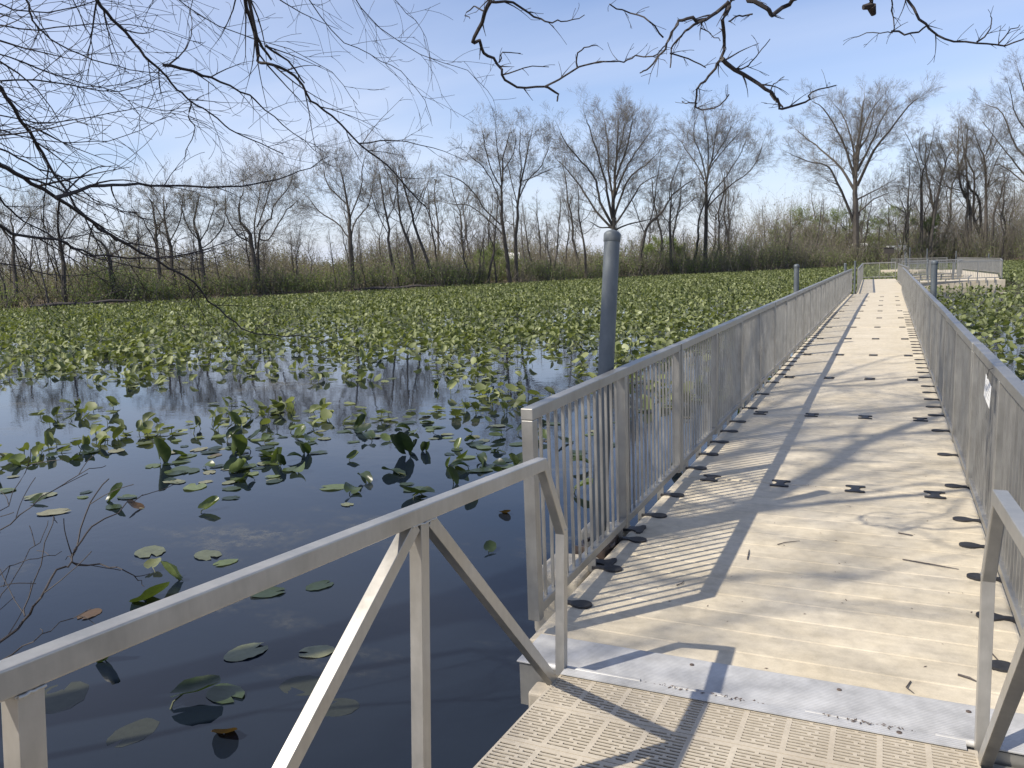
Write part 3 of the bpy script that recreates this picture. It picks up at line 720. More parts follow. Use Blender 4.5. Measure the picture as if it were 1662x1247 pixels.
# the rest of the bed as one mass
def mass(name, X, Y, D0, label, matk, hs=1.0):
    Vs = []; T = []; Qs = []; base = 0
    kd = rng.choice(5, len(X), p=[.36, .30, .10, .16, .08])
    nm = ['flat', 'tilt', 'up', 'curl', 'old']
    for ki in range(5):
        for var in range(4):
            sel = np.where((kd == ki) & (np.arange(len(X)) % 4 == var))[0]
            if not len(sel): continue
            Vt, FT, FQ = leaf_template(nm[ki], 8 if D0 > 20 else 12, 1 if D0 > 20 else 2, 100+ki*7+var)
            n_ = len(sel); rz = rng.uniform(0, 6.28, n_)
            tl = {0: .06, 1: .4, 2: 1.0, 3: .6, 4: .08}[ki]+rng.uniform(-.06, .06, n_)*(1 if ki in (0, 4) else 4)
            ry = rng.normal(0, .06 if ki in (0, 4) else .3, n_)
            sz = rng.uniform(.12, .235, n_)
            cx, sx = np.cos(tl), np.sin(tl); cy, sy = np.cos(ry), np.sin(ry); cz, sz_ = np.cos(rz), np.sin(rz)
            P = Vt[None]*sz[:, None, None]
            x, y, z = P[..., 0], P[..., 1], P[..., 2]
            y, z = y*cx[:, None]-z*sx[:, None], y*sx[:, None]+z*cx[:, None]
            x, z = x*cy[:, None]+z*sy[:, None], -x*sy[:, None]+z*cy[:, None]
            x, y = x*cz[:, None]-y*sz_[:, None], x*sz_[:, None]+y*cz[:, None]
            h = {0: .012, 1: .05, 2: .07, 3: .05, 4: .01}[ki]*rng.uniform(.6, 1.9, n_)*hs
            low = -z.min(1)
            z = z+(h+np.where(ki in (0, 4), low, low*.5))[:, None]
            V = np.stack([x+X[sel][:, None], y+Y[sel][:, None], z+WZ], -1).reshape(-1, 3)
            nv = len(Vt); off = (base+np.arange(n_)*nv)[:, None, None]
            T.append((off+np.array(FT)[None]).reshape(-1, 3))
            if FQ: Qs.append((off+np.array(FQ)[None]).reshape(-1, 4))
            Vs.append(V); base += len(V)
            if D0 < 20 and ki in (1, 2, 3):   # stalks
                b = V.reshape(n_, nv, 3)[:, 0]; f = b.copy(); f[:, 2] = WZ-.03; f[:, :2] += rng.normal(0, .03, (n_, 2))
                sv, sq = frusta(f, b, np.full(n_, .007), np.full(n_, .005), 3); Vs.append(sv); Qs.append(sq+base); base += len(sv)
    o = link(name, mesh_np(name, np.concatenate(Vs), [np.concatenate(T)]+([np.concatenate(Qs)] if Qs else []), M[matk], True))
    tag(o, label, 'water plants', kind='stuff'); return o
r_ = np.arange(len(PX)) >= IND
nearb = r_ & (DD < 34); farb = r_ & (DD >= 34)
print('lilies', len(PX), nearb.sum(), farb.sum())
mass('lily_bed', PX[nearb], PY[nearb], 10, 'carpet of green water lily leaves across the middle of the pond', 'lilyfar')
mass('far_lily_bed', PX[farb], PY[farb], 50, 'dense green water lily bed reaching the far bank', 'lilyfar', 1.6)

# ------------------------------------------------------------------ trees
class Seg:
    def __init__(s): s.a = []; s.b = []; s.ra = []; s.rb = []
    def add(s, a, b, ra, rb): s.a.append(a); s.b.append(b); s.ra.append(ra); s.rb.append(rb)
    def mesh(s, n=3): return frusta(s.a, s.b, s.ra, s.rb, n)
def unit(v): return v/max(1e-9, math.sqrt(v@v))
def sprout(S, tips, r, p, d, L, rad, lev, up=.05, spread=.62, wob=.11, rmin=.0065, nseg=3, kids=2):
    pts = p; dd = d; sl_ = L/nseg
    for i in range(nseg):
        dd = unit(dd+r.normal(0, wob, 3)+np.array([0, 0, up])); q = pts+dd*sl_
        r0 = max(rmin, rad*(1-.28*i)); r1 = max(rmin*.8, rad*(1-.28*(i+1)))
        S.add(pts, q, r0, r1); pts = q
        if lev > 0:
            for k in range(kids if i else 1):
                side = unit(np.cross(dd, r.normal(0, 1, 3))); nd = unit(dd+side*spread*r.uniform(.6, 1.4))
                sprout(S, tips, r, pts, nd, L*r.uniform(.45, .72), r1*.62, lev-1, up, spread, wob, rmin, nseg, kids)
    if lev == 0: tips.append(pts)
def poly_branch(S, r, P, r0, r1, jit=0.):
    P = [np.array(p, float) for p in P]
    out = [P[0]]
    for i in range(len(P)-1):
        nsub = 3
        for k in range(1, nsub+1):
            t_ = k/nsub; a = P[max(i-1, 0)]; b = P[i]; c = P[i+1]; e = P[min(i+2, len(P)-1)]
            q = .5*((2*b)+(-a+c)*t_+(2*a-5*b+4*c-e)*t_*t_+(-a+3*b-3*c+e)*t_**3)
            out.append(q+r.normal(0, jit, 3) if (jit and not (i == len(P)-2 and k == nsub)) else q)
    n_ = len(out); rad = [r0+(r1-r0)*(i/(n_-1))**.8 for i in range(n_)]
    return out, rad
def quads_at(T, s, r):
    """tiny leaf or bud flecks at points T"""
    T = np.asarray(T); n_ = len(T); a = r.normal(0, 1, (n_, 3)); a /= np.linalg.norm(a, axis=1, keepdims=True); b = np.cross(a, r.normal(0, 1, (n_, 3))); b /= np.linalg.norm(b, axis=1, keepdims=True)
    sc = (s*r.uniform(.6, 1.4, n_))[:, None]
    V = np.stack([T-a*sc, T+b*sc*.6, T+a*sc, T-b*sc*.6], 1).reshape(-1, 3); return V, (np.arange(n_)*4)[:, None]+np.array([[0, 1, 2, 3]])
def finish_tree(root, trunk, S, tips, r, bud=.03, budmat='bud', nb=2, tn=7):
    mb = MB()
    for P, rad in trunk: mb.tube(P, rad, tn)
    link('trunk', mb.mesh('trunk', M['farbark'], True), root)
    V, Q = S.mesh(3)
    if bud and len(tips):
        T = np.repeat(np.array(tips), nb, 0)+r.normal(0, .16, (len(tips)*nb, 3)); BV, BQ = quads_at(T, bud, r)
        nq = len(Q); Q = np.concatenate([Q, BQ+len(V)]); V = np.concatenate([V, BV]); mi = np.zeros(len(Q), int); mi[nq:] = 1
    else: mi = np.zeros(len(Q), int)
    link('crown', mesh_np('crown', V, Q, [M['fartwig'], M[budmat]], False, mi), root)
def crown_on(S, tips, r, P, rad, size, start=.25, lev=3, step=.9, up=.03, spread=.8):
    """side branches along a limb, denser toward its tip"""
    seg = [np.linalg.norm(P[i+1]-P[i]) for i in range(len(P)-1)]; tot = sum(seg); acc = 0; nxt = tot*start
    for i in range(len(P)-1):
        while nxt < acc+seg[i]:
            f = (nxt-acc)/max(seg[i], 1e-6); p = P[i]+(P[i+1]-P[i])*f; d = unit(P[i+1]-P[i]); t_ = nxt/tot
            side = unit(np.cross(d, r.normal(0, 1, 3))); nd = unit(d*.9+side*spread*r.uniform(.7, 1.5)+np.array([0, 0, up]))
            sprout(S, tips, r, p, nd, size*r.uniform(.6, 1.1)*(1-.45*t_), max(.014, rad[i]*.34), lev, up)
            nxt += step*r.uniform(.6, 1.4)
        acc += seg[i]
    sprout(S, tips, r, P[-1], unit(P[-1]-P[-2]), size*.6, rad[-1]*.8, lev, up)
def hero_tree(base, limbs, label, seed, push=3, org=(0, 0), sc=1.0, size=3.2, r0=.34, lev=3, bud=.03, step=.95):
    """base pixel on the far bank; limbs traced as outlines of this one tree; each gets its own depth"""
    r = np.random.default_rng(seed)
    tr = lambda p: (org[0]+p[0]/sc, org[1]+p[1]/sc)
    bu, bv = tr(limbs[0][0]) if base is None else base
    # stand on the bank: walk out along the bearing until the shore is reached
    d = ray(bu, bv); d2 = d[:2]/np.linalg.norm(d[:2]); ss = np.arange(20, 240, .5); dist = None
    sd = sdist(d2[0]*ss, d2[1]*ss); w_ = np.where(sd > 0)[0]; w_ = w_[ss[w_] > 40]
    dist = ss[w_[0]]+push
    B = np.array([d2[0]*dist, d2[1]*dist, 0]); B[2] = float(gz(B[0:1], B[1:2])[0])-.1
    root = thing('bare_tree', label, 'tree', tuple(B))
    rgt = np.array([d2[1], -d2[0], 0]); fwd = np.array([d2[0], d2[1], 0])
    def w(p, dep):
        q = ray(*p); t_ = dist/np.linalg.norm(q[:2]); P = CP+q*t_; return P+fwd*dep-B
    S = Seg(); tips = []; trunk = []
    px0 = tr(limbs[0][0])
    for li, L in enumerate(limbs):
        pp = [tr(p) for p in L]; P = []
        k_ = r.uniform(-.9, .9) if li else 0
        ms = dist/F
        for j, p in enumerate(pp):
            dep = k_*(math.hypot(p[0]-pp[0][0], p[1]-pp[0][1])*ms)*.55 if li else 0
            P.append(w(p, dep))
        if li == 0: P[0][2] = 0
        ln = sum(np.linalg.norm(P[i+1]-P[i]) for i in range(len(P)-1))
        ra = r0 if li == 0 else r0*min(.46, .16+ln*.018)
        PP, rad = poly_branch(S, r, P, ra, .05, .05)
        trunk.append((PP, rad)); crown_on(S, tips, r, PP, rad, size*(1.0 if ln > 5 else .7), .5 if li == 0 else .25, lev, step)
    finish_tree(root, trunk, S, tips, r, bud, nb=1, tn=7)
    return root, len(S.a)
c8 = dict(org=(700, 150), sc=2.77); c7 = dict(org=(700, 0), sc=1.7277); c4 = dict(org=(0, 0), sc=2.227); c3 = dict(org=(1380, 200), sc=5.667)
tot = 0
HT = [
 (c8, 2, .30, 'left one of two tall bare trees beside the big round crown, limbs leaning left', [[(355,870),(335,700),(318,560),(316,430),(325,300),(350,190)],[(325,600),(250,540),(190,450),(130,400),(75,380)],[(320,640),(240,560),(170,510),(90,500)],[(316,520),(280,420),(240,350),(180,300)],[(316,430),(270,350),(240,250),(235,200)],[(318,420),(300,300),(290,190)],[(322,350),(370,270),(380,200)]]),
 (c8, 3, .30, 'right one of two tall bare trees beside the big round crown, narrow and upright', [[(385,865),(380,700),(385,560),(395,440),(420,330),(450,190)],[(385,500),(360,400),(345,330)],[(390,490),(430,400),(500,320),(530,240)],[(383,600),(350,590),(335,570)],[(410,400),(480,370),(540,340)],[(400,420),(400,300),(400,190)]]),
 (c8, 5, .52, 'broad bare tree with a dense rounded crown rising behind the leaning pile', [[(825,860),(822,700),(820,600),(818,500),(825,380),(835,250),(840,110)],[(810,610),(740,530),(680,440),(620,360),(570,310)],[(815,600),(760,500),(740,400),(680,320),(620,260),(590,200)],[(815,570),(790,450),(760,320),(720,200),(700,140)],[(818,500),(800,350),(790,200),(780,130)],[(822,560),(860,450),(900,380),(960,340),(1000,300)],[(820,480),(870,350),(920,260),(990,160)],[(825,400),(870,280),(900,150),(905,120)],[(825,350),(850,230),(870,120)],[(810,610),(750,605),(715,585)],[(830,620),(880,595),(960,575),(1010,560)],[(822,600),(890,500),(940,420),(1010,380)]]),
 (c8, 2, .30, 'bare tree leaning hard to the right beside the broad round crown', [[(935,790),(950,680),(975,600),(1030,550),(1070,480),(1120,430),(1180,390)],[(975,600),(1000,520),(1010,430),(1030,300)],[(960,640),(930,560),(900,480)],[(1070,480),(1080,400),(1110,320)]]),
 (c8, 4, .26, 'smaller bare tree with wide low arms between two tall crowns', [[(1075,770),(1073,600),(1078,500),(1080,420)],[(1075,590),(1110,540),(1180,480)],[(1075,590),(1040,550),(1010,500)],[(1076,520),(1110,460),(1150,420)]]),
 (c8, 4, .36, 'tall bare tree with straight dark trunk and wide fan crown right of the leaning pile', [[(1232,790),(1235,520),(1240,400),(1260,300),(1290,140)],[(1240,520),(1300,460),(1370,400),(1440,350),(1480,260)],[(1240,510),(1270,440),(1330,370),(1400,250),(1420,200)],[(1238,440),(1210,350),(1160,270),(1110,200)],[(1240,420),(1215,300),(1180,200),(1190,140)],[(1242,380),(1245,250),(1230,140)],[(1250,330),(1300,250),(1350,150)],[(1245,360),(1290,290),(1380,190)]]),
 (c7, 4, .62, 'biggest bare tree with massive trunk and broad crown above the far end of the dock', [[(1192,735),(1190,600),(1188,520),(1190,450),(1200,380),(1210,300),(1215,275)],[(1185,530),(1150,470),(1090,410),(1040,370),(1020,350)],[(1186,500),(1165,430),(1140,370),(1100,310),(1070,290)],[(1188,470),(1180,400),(1160,330),(1130,285)],[(1195,520),(1240,430),(1280,380),(1330,320),(1360,300)],[(1195,480),(1235,400),(1260,340),(1290,290)],[(1195,430),(1230,360),(1245,285)],[(1183,620),(1160,560),(1130,500),(1110,470),(1060,460),(1010,440)],[(1195,600),(1240,560),(1290,540)],[(1195,560),(1230,540),(1300,500)],[(1188,520),(1200,420),(1225,330),(1260,280)]]),
 (c4, 3, .34, 'forked bare tree leaning left with a crooked stem, standing left of centre', [[(940,1075),(925,980),(908,890),(900,840),(870,800),(865,740),(880,690)],[(940,1070),(932,900),(945,830),(975,800),(985,760),(1040,690)],[(905,880),(860,850),(820,790),(815,720)],[(925,900),(920,800),(940,680)],[(935,860),(970,870),(1020,780),(1060,740)],[(930,820),(960,740),(985,660)]]),
 (c4, 4, .34, 'bare tree with a wide oval crown left of the thin leaning trio', [[(1275,1060),(1265,880),(1262,800),(1250,700),(1230,610)],[(1262,860),(1210,800),(1150,760),(1120,720)],[(1265,860),(1290,790),(1330,740),(1350,660)],[(1262,800),(1300,700),(1310,610)],[(1255,740),(1190,680),(1170,620)]]),
 (c4, 2, .22, 'slim bare tree, leftmost of the thin leaning trio', [[(1440,1050),(1410,900),(1400,800),(1380,700),(1370,620)],[(1405,850),(1370,780),(1340,700)],[(1400,800),(1430,720),(1440,640)]]),
 (c4, 3, .22, 'slim bare tree, middle one of the thin leaning trio', [[(1505,1050),(1485,900),(1450,800),(1440,700),(1430,610)],[(1470,850),(1500,760),(1530,680)],[(1450,800),(1415,720),(1400,640)]]),
 (c4, 2, .20, 'slim bare tree, rightmost of the thin leaning trio', [[(1580,1040),(1510,850),(1480,740),(1450,640),(1445,600)],[(1500,800),(1530,720),(1550,660)]]),
 (c4, 3, .26, 'bare tree second from the left with forked stem', [[(590,1095),(575,980),(565,860),(560,780),(540,720)],[(570,900),(530,820),(490,770)],[(565,860),(590,790),(600,730)]]),
 (c4, 4, .26, 'bare tree with spreading tips between two similar ones at the left', [[(640,1090),(615,900),(600,820),(590,720)],[(610,880),(650,800),(660,730)],[(600,820),(570,760),(550,730)]]),
 (c4, 3, .26, 'bare tree with round open crown left of the forked one', [[(740,1090),(730,950),(720,860),(700,800),(720,710)],[(720,870),(680,820),(660,760)],[(725,870),(760,800),(775,740)],[(722,900),(780,860),(810,800)]]),
 (c4, 2, .30, 'broken dead looking trunk leaning left with few limbs', [[(425,1105),(400,980),(385,900),(330,850)],[(390,930),(430,900),(450,860)]]),
 (c4, 3, .26, 'bare tree with full crown near the left edge', [[(235,1110),(225,950),(215,850),(205,760)],[(220,900),(170,840),(150,780)],[(217,870),(260,800),(290,760)]]),
 (c4, 4, .24, 'bare tree at the very left edge of the far bank', [[(60,1120),(50,950),(45,850),(40,780)],[(47,900),(10,830),(-20,780)],[(47,870),(90,810),(110,770)]]),
 (c3, 3, .24, 'slender dark tree right of the biggest one with thin side arms', [[(545,1200),(530,860),(540,600),(550,420)],[(535,850),(450,790),(370,760),(320,700)],[(540,620),(480,580),(420,580)],[(540,700),(500,640),(470,600)]]),
 (c3, 4, .30, 'dark straight tree forking high up above the white roof', [[(660,1200),(655,700),(650,540),(670,450),(720,300),(760,130)],[(650,540),(640,400),(570,220),(510,100)],[(650,600),(600,560),(560,480)],[(690,400),(640,300),(640,180)]]),
 (c3, 3, .32, 'dark tree bending to the right with a forked crown', [[(735,1220),(765,900),(800,700),(850,470),(900,300),(970,220)],[(830,560),(760,500),(690,460),(600,400)],[(850,470),(800,350),(750,240)],[(800,700),(850,580),(900,440)],[(870,400),(860,280),(830,200)]]),
 (c3, 6, .36, 'grey bare tree curving left with a narrow crown in the right group', [[(1110,1100),(1100,800),(1020,600),(1000,400),(990,200),(1000,20)],[(1010,620),(900,590),(800,570),(660,550)],[(1000,400),(1040,300),(1080,170)],[(995,350),(940,240),(910,150)]]),
 (c3, 5, .38, 'stout bare tree with several upright forks in the right group', [[(1255,1150),(1250,850),(1245,600),(1240,350),(1180,200),(1130,50)],[(1250,600),(1330,400),(1400,230)],[(1265,590),(1340,530),(1410,490)],[(1245,300),(1300,150),(1320,30)],[(1240,450),(1200,300),(1160,200)]]),
 (c3, 7, .30, 'crooked bare trunk leaning left in the right group', [[(1215,1120),(1190,750),(1100,600),(1080,520),(1000,450),(910,390)],[(1090,560),(1060,480),(1080,400)]]),
 (c3, 3, .26, 'thin bare tree with bent stem near the right edge', [[(1310,1180),(1320,850),(1380,680),(1400,590),(1440,530),(1470,450)],[(1385,670),(1340,600),(1330,520)]]),
]
for i, (cc, push, r0, lab, limbs) in enumerate(HT):
    big = r0 > .3
    _, k_ = hero_tree(None, limbs, lab, 40+i, push, r0=r0, size=3.9 if big else 2.9, lev=3, step=.50 if big else .62, **cc); tot += k_
# the tall tree cut by the right edge of the picture
hero_tree(None, [[(1712,432),(1706,330),(1700,240),(1690,170),(1680,120)],[(1706,330),(1660,280),(1630,240),(1590,190)],[(1702,290),(1650,240),(1625,180),(1600,165)],[(1700,250),(1655,200),(1640,150)],[(1695,220),(1670,170),(1655,125)],[(1704,310),(1670,300),(1630,270),(1610,270)],[(1702,260),(1740,200),(1760,150)],[(1698,200),(1720,150)]], 'tall wide bare tree cut off by the right edge of the picture', 77, 3, r0=.5, size=3.8, lev=3, step=.8)
print('hero segs', tot)
# procedural bare trees: a few kinds, then copies
def make_tree(seed, H, style):
    r = np.random.default_rng(seed)
    root = thing('bare_tree', 'x', 'tree'); S = Seg(); tips = []; trunk = []
    x = y = 0; P = [np.array([0., 0, -.3])]; lean = r.normal(0, .09, 2)
    nP = 6
    for k in range(1, nP+1): P.append(np.array([lean[0]*H*k/nP+r.normal(0, .025*H*.5), lean[1]*H*k/nP+r.normal(0, .02*H*.5), H*k/nP*.92]))
    PP, rad = poly_branch(S, r, P, .013*H+.03, .035, .03); trunk.append((PP, rad))
    nl = {'thin': 6, 'fork': 6, 'wide': 9}[style]
    for k in range(nl):
        t_ = r.uniform(.42, .85) if style != 'wide' else r.uniform(.3, .7); j = int(t_*(len(PP)-1)); p0 = PP[j]; a = r.uniform(0, 6.28)
        L = H*{'thin': .18, 'fork': .30, 'wide': .42}[style]*r.uniform(.7, 1.2)*(1.15-t_); out = {'thin': .5, 'fork': .45, 'wide': .75}[style]
        Q_ = [p0]
        for q in range(1, 4): Q_.append(p0+np.array([math.cos(a)*out, math.sin(a)*out, .55+.18*q])*L*q/3+r.normal(0, .05*L, 3))
        QQ, rd = poly_branch(S, r, Q_, rad[j]*.45, .02, .03); trunk.append((QQ, rd)); crown_on(S, tips, r, QQ, rd, H*.12, .3, 2, .8)
    crown_on(S, tips, r, PP, rad, H*.10, .45, 2, .7)
    finish_tree(root, trunk, S, tips, r, .025, nb=1, tn=6)
    return root
PROT = [make_tree(300+i, H, st) for i, (H, st) in enumerate([(13, 'thin'), (15, 'fork'), (12, 'wide'), (10, 'thin'), (16, 'thin'), (14, 'fork'), (9, 'fork'), (17, 'wide'), (11, 'thin'), (13, 'wide')])]
used = [False]*len(PROT)
rr = np.random.default_rng(9)
def shore_dist(u):
    d = ray(u, 440); d2 = d[:2]/np.linalg.norm(d[:2]); ss = np.arange(20, 260, .5); sd = sdist(d2[0]*ss, d2[1]*ss); w_ = np.where((sd > 0) & (ss > 40))[0]
    return d2, ss[w_[0]]
def place_fill(u, push, H, pi):
    d2, sdst = shore_dist(u); D = sdst+push; x, y = d2*D
    pr = PROT[pi]; o = pr if not used[pi] else copy_tree(pr); used[pi] = True
    z = float(gz(np.array([x]), np.array([y]))[0])
    h0 = [13, 15, 12, 10, 16, 14, 9, 17, 11, 13][pi]
    o.location = (x, y, z-.1); o.scale = (H/h0,)*3; o.rotation_euler = (0, 0, rr.uniform(0, 6.28))
    st = ['thin bare tree with short side branches standing in the woods along the far bank', 'forked bare tree standing in the woods along the far bank', 'spreading bare tree standing in the woods along the far bank'][[0, 1, 2, 0, 0, 1, 1, 2, 0, 2][pi]]
    if Hpx < 0: pass
    o['label'] = st; o['group'] = 'bare trees in the far woods: '+st.split(' tree')[0]
for k in range(120):
    u = rr.uniform(-120, 1760); push = rr.uniform(1, 16) if k % 3 else rr.uniform(12, 45)
    d2, sdst = shore_dist(u)
    Hpx = rr.uniform(70, 135) if u < 700 else rr.uniform(80, 190)
    if 1250 < u < 1480: Hpx = rr.uniform(60, 120)
    if u > 1480: Hpx = rr.uniform(90, 200)
    place_fill(u, push, Hpx*(sdst+push)/F, int(rr.integers(0, 10)))

# undergrowth: tangled brush, one mass; light green shrubs, one mass
def brush(name, n_, hpx, push, matstem, matleaf, label, seed, leaf=.07, us=(-140, 1780), stems=9, nleaf=40, wide=1.6, pf=None):
    r = np.random.default_rng(seed); S = Seg(); LT = []
    for k in range(n_):
        u = r.uniform(*us)
        if pf is not None and r.uniform() > pf(u): continue
        d2, sdst = shore_dist(u); D = sdst+r.uniform(*push); B = np.array([d2[0]*D, d2[1]*D, 0]); B[2] = gz(B[0:1], B[1:2])[0]-.1
        h = r.uniform(*hpx(u))*D/F*(.85+.35*math.sin(u*.021+seed)*math.sin(u*.0083))
        for s in range(stems):
            p = B+np.array([r.normal(0, wide*.4), r.normal(0, wide*.4), 0]); d = unit(np.array([r.normal(0, .28), r.normal(0, .28), 1])); L = h*r.uniform(.5, 1.05); q = p
            for j in range(4):
                d = unit(d+r.normal(0, .14, 3)); q2 = q+d*L/4; S.add(q, q2, .02*(1-.2*j)+.006, .02*(.8-.2*j)+.006)
                for _ in range(3):
                    dd = unit(d+r.normal(0, .55, 3)); q3 = q+(q2-q)*r.uniform(); q4 = q3+dd*L*r.uniform(.10, .26); S.add(q3, q4, .012, .007)
                    if j > 0 or r.uniform() < .5: LT.append(q4); LT.append((q3+q4)/2)
                q = q2
        for _ in range(nleaf): LT.append(B+np.array([r.normal(0, wide*.55), r.normal(0, wide*.55), h*abs(r.beta(1.6, 2.0))]))
    V, Q = S.mesh(3); BV, BQ = quads_at(np.array(LT), leaf, r); nq = len(Q); mi = np.zeros(nq+len(BQ), int); mi[nq:] = 1
    print(name, len(S.a), len(LT))
    tag(link(name, mesh_np(name, np.concatenate([V, BV]), np.concatenate([Q, BQ+len(V)]), [M[matstem], M[matleaf]], False, mi)), label, 'undergrowth', kind='stuff')
hb = lambda u: (15, 56) if u < 1250 else ((22, 60) if u < 1480 else (40, 115))
brush('brush', 760, hb, (0.5, 20), 'brushtwig', 'drybrush', 'brown tangled undergrowth along the whole far bank', 21, .055, nleaf=40)
brush('far_brush', 800, lambda u: (50, 82) if u < 1200 else ((70, 98) if u < 1480 else (90, 150)), (18, 60), 'brushtwig', 'drybrush', 'pale brown woodland behind the far bank', 22, .09, stems=9, nleaf=95, wide=3.2)
brush('green_brush', 760, lambda u: (18, 62), (0.2, 9), 'brushtwig', 'budgreen', 'fresh green undergrowth along the far bank', 23, .075, nleaf=85, pf=lambda u: .25 if u < 120 else (.9 if 700 < u < 1450 else .6))
# individual pale green trees behind
def green_tree(u, push, hpx, wpx, label, seed):
    r = np.random.default_rng(seed); d2, sdst = shore_dist(u); D = sdst+push; B = np.array([d2[0]*D, d2[1]*D, 0]); B[2] = gz(B[0:1], B[1:2])[0]
    root = thing('budding_tree', label, 'tree', tuple(B)); H = hpx*D/F; Wd = wpx*D/F; S = Seg(); tips = []; trunk = []
    PP, rad = poly_branch(S, r, [np.array([0, 0, -.2]), np.array([.1, 0, H*.35]), np.array([-.1, .1, H*.85])], .2, .05, .02); trunk.append((PP, rad))
    for k in range(12):
        a = r.uniform(0, 6.28); j = int(r.uniform(.1, .85)*(len(PP)-1)); e = PP[j]+np.array([math.cos(a)*Wd*.4, math.sin(a)*Wd*.4, H*.22])*r.uniform(.6, 1)
        QQ, rd = poly_branch(S, r, [PP[j], (PP[j]+e)/2+np.array([0, 0, .4]), e], .09, .03, .02); trunk.append((QQ, rd)); crown_on(S, tips, r, QQ, rd, Wd*.28, .3, 2, .8)
    finish_tree(root, trunk, S, tips, r, .075, 'budgreen', nb=12, tn=6)
green_tree(1282, 22, 95, 70, 'rounded light green budding tree between bare trunks right of centre', 1)
green_tree(1372, 26, 85, 75, 'light green budding tree left of the biggest trunk', 2)
green_tree(1440, 30, 90, 75, 'yellowish green budding tree behind the end of the dock', 3)
green_tree(1075, 14, 62, 55, 'low bright green budding tree right of the leaning pile', 4)
green_tree(810, 12, 50, 70, 'low pale green budding tree under the tall pair', 5)
green_tree(1505, 8, 75, 40, 'dark green ivy covered tree beside the white roofed building', 6)
# fallen logs along the bank
for u, v, L, lab in ((640, 470, 9, 'long grey fallen log lying on the far bank at the centre left'), (130, 497, 8, 'grey fallen log on the far bank at the left'), (1405, 425, 5, 'pale broken branches leaning at the end of the long dock')):
    d2, sdst = shore_dist(u); D = sdst-.5 if u < 1300 else 66; x, y = (d2*D) if u < 1300 else (-2.3, 60); mb = MB(); rg = np.random.default_rng(u)
    if u < 1300:
        mb.tube([(-L/2, 0, .1), (-L/4, .3, .25), (0, .1, .15), (L/4, -.1, .35), (L/2, 0, .25)], [.14, .17, .16, .12, .05], 8)
        for q in range(5): a = rg.uniform(-L/2, L/2); mb.tube([(a, 0, .2), (a+rg.uniform(-.5, .9), .2, .7), (a+rg.uniform(-1, 1.4), .2, 1.2)], [.05, .035, .015], 5)
    else:
        for q in range(3): mb.tube([(q*.2, 0, 0), (.3-q*.5, .2, .8), (.5-q*.8, .1, 1.5+q*.2)], [.04, .03, .01], 6)
    nm_ = 'fallen_log' if u < 1300 else 'driftwood'
    o = link(nm_, mb.mesh(nm_, M['twig_pale'], True), None, (x, y, WZ+.05), (0, 0, math.atan2(-d2[0], d2[1]))); tag(o, lab, 'log' if u < 1300 else 'driftwood')
# distant buildings and signs
def shed(u, v, D, w, h, label, roofc='white'):
    d = ray(u, v); d2 = d[:2]/np.linalg.norm(d[:2]); P = CP+d*D/np.linalg.norm(d[:2])
    o = thing('white_building', label, 'building', (P[0], P[1], P[2]-h*.5), (0, 0, math.atan2(-d2[0], d2[1])))
    mb = MB(); mb.box(-w/2, w/2, 0, w*.6, -3, h*.6); link('wall', mb.mesh('wall', M['white']), o)
    mb = MB(); mb.add([(-w/2-.2, -.2, h*.6), (w/2+.2, -.2, h*.6), (w/2+.2, w*.7, h*.6), (-w/2-.2, w*.7, h*.6), (-w/2-.2, w*.3, h), (w/2+.2, w*.3, h)], [(3, 2, 1, 0), (0, 1, 5, 4), (2, 3, 4, 5), (1, 2, 5), (3, 0, 4)]); link('roof', mb.mesh('roof', M[roofc]), o)
    mb = MB()
    for k in range(3): mb.box(-w*.35+k*w*.27, -w*.35+k*w*.27+w*.12, -.02, -.004, h*.15, h*.45)
    link('window', mb.mesh('window', M['darkpaint']), o)
shed(1457, 408, 172, 3.6, 2.2, 'white roofed building seen between the trees beyond the dock')
shed(831, 424, 128, 2.0, 2.6, 'small white building glimpsed between the trunks of the tall pair')
shed(1396, 400, 176, 2.4, 1.2, 'low white shed glimpsed right of the biggest trunk')
d = ray(1443, 408); P = CP+d*100/np.linalg.norm(d[:2])
kk = thing('notice_board', 'small dark notice board on a post at the wooded end of the docks', 'sign', (P[0], P[1], -.1))
mb = MB(); mb.box(-.05, .05, -.05, .05, -.8, P[2]+.0); link('post', mb.mesh('post', M['darkpaint']), kk)
mb = MB(); mb.box(-.5, .5, -.09, -.055, P[2]-.15, P[2]+.45); mb.box(-.6, .6, -.15, .12, P[2]+.452, P[2]+.52); link('board', mb.mesh('board', M['darkpaint']), kk)

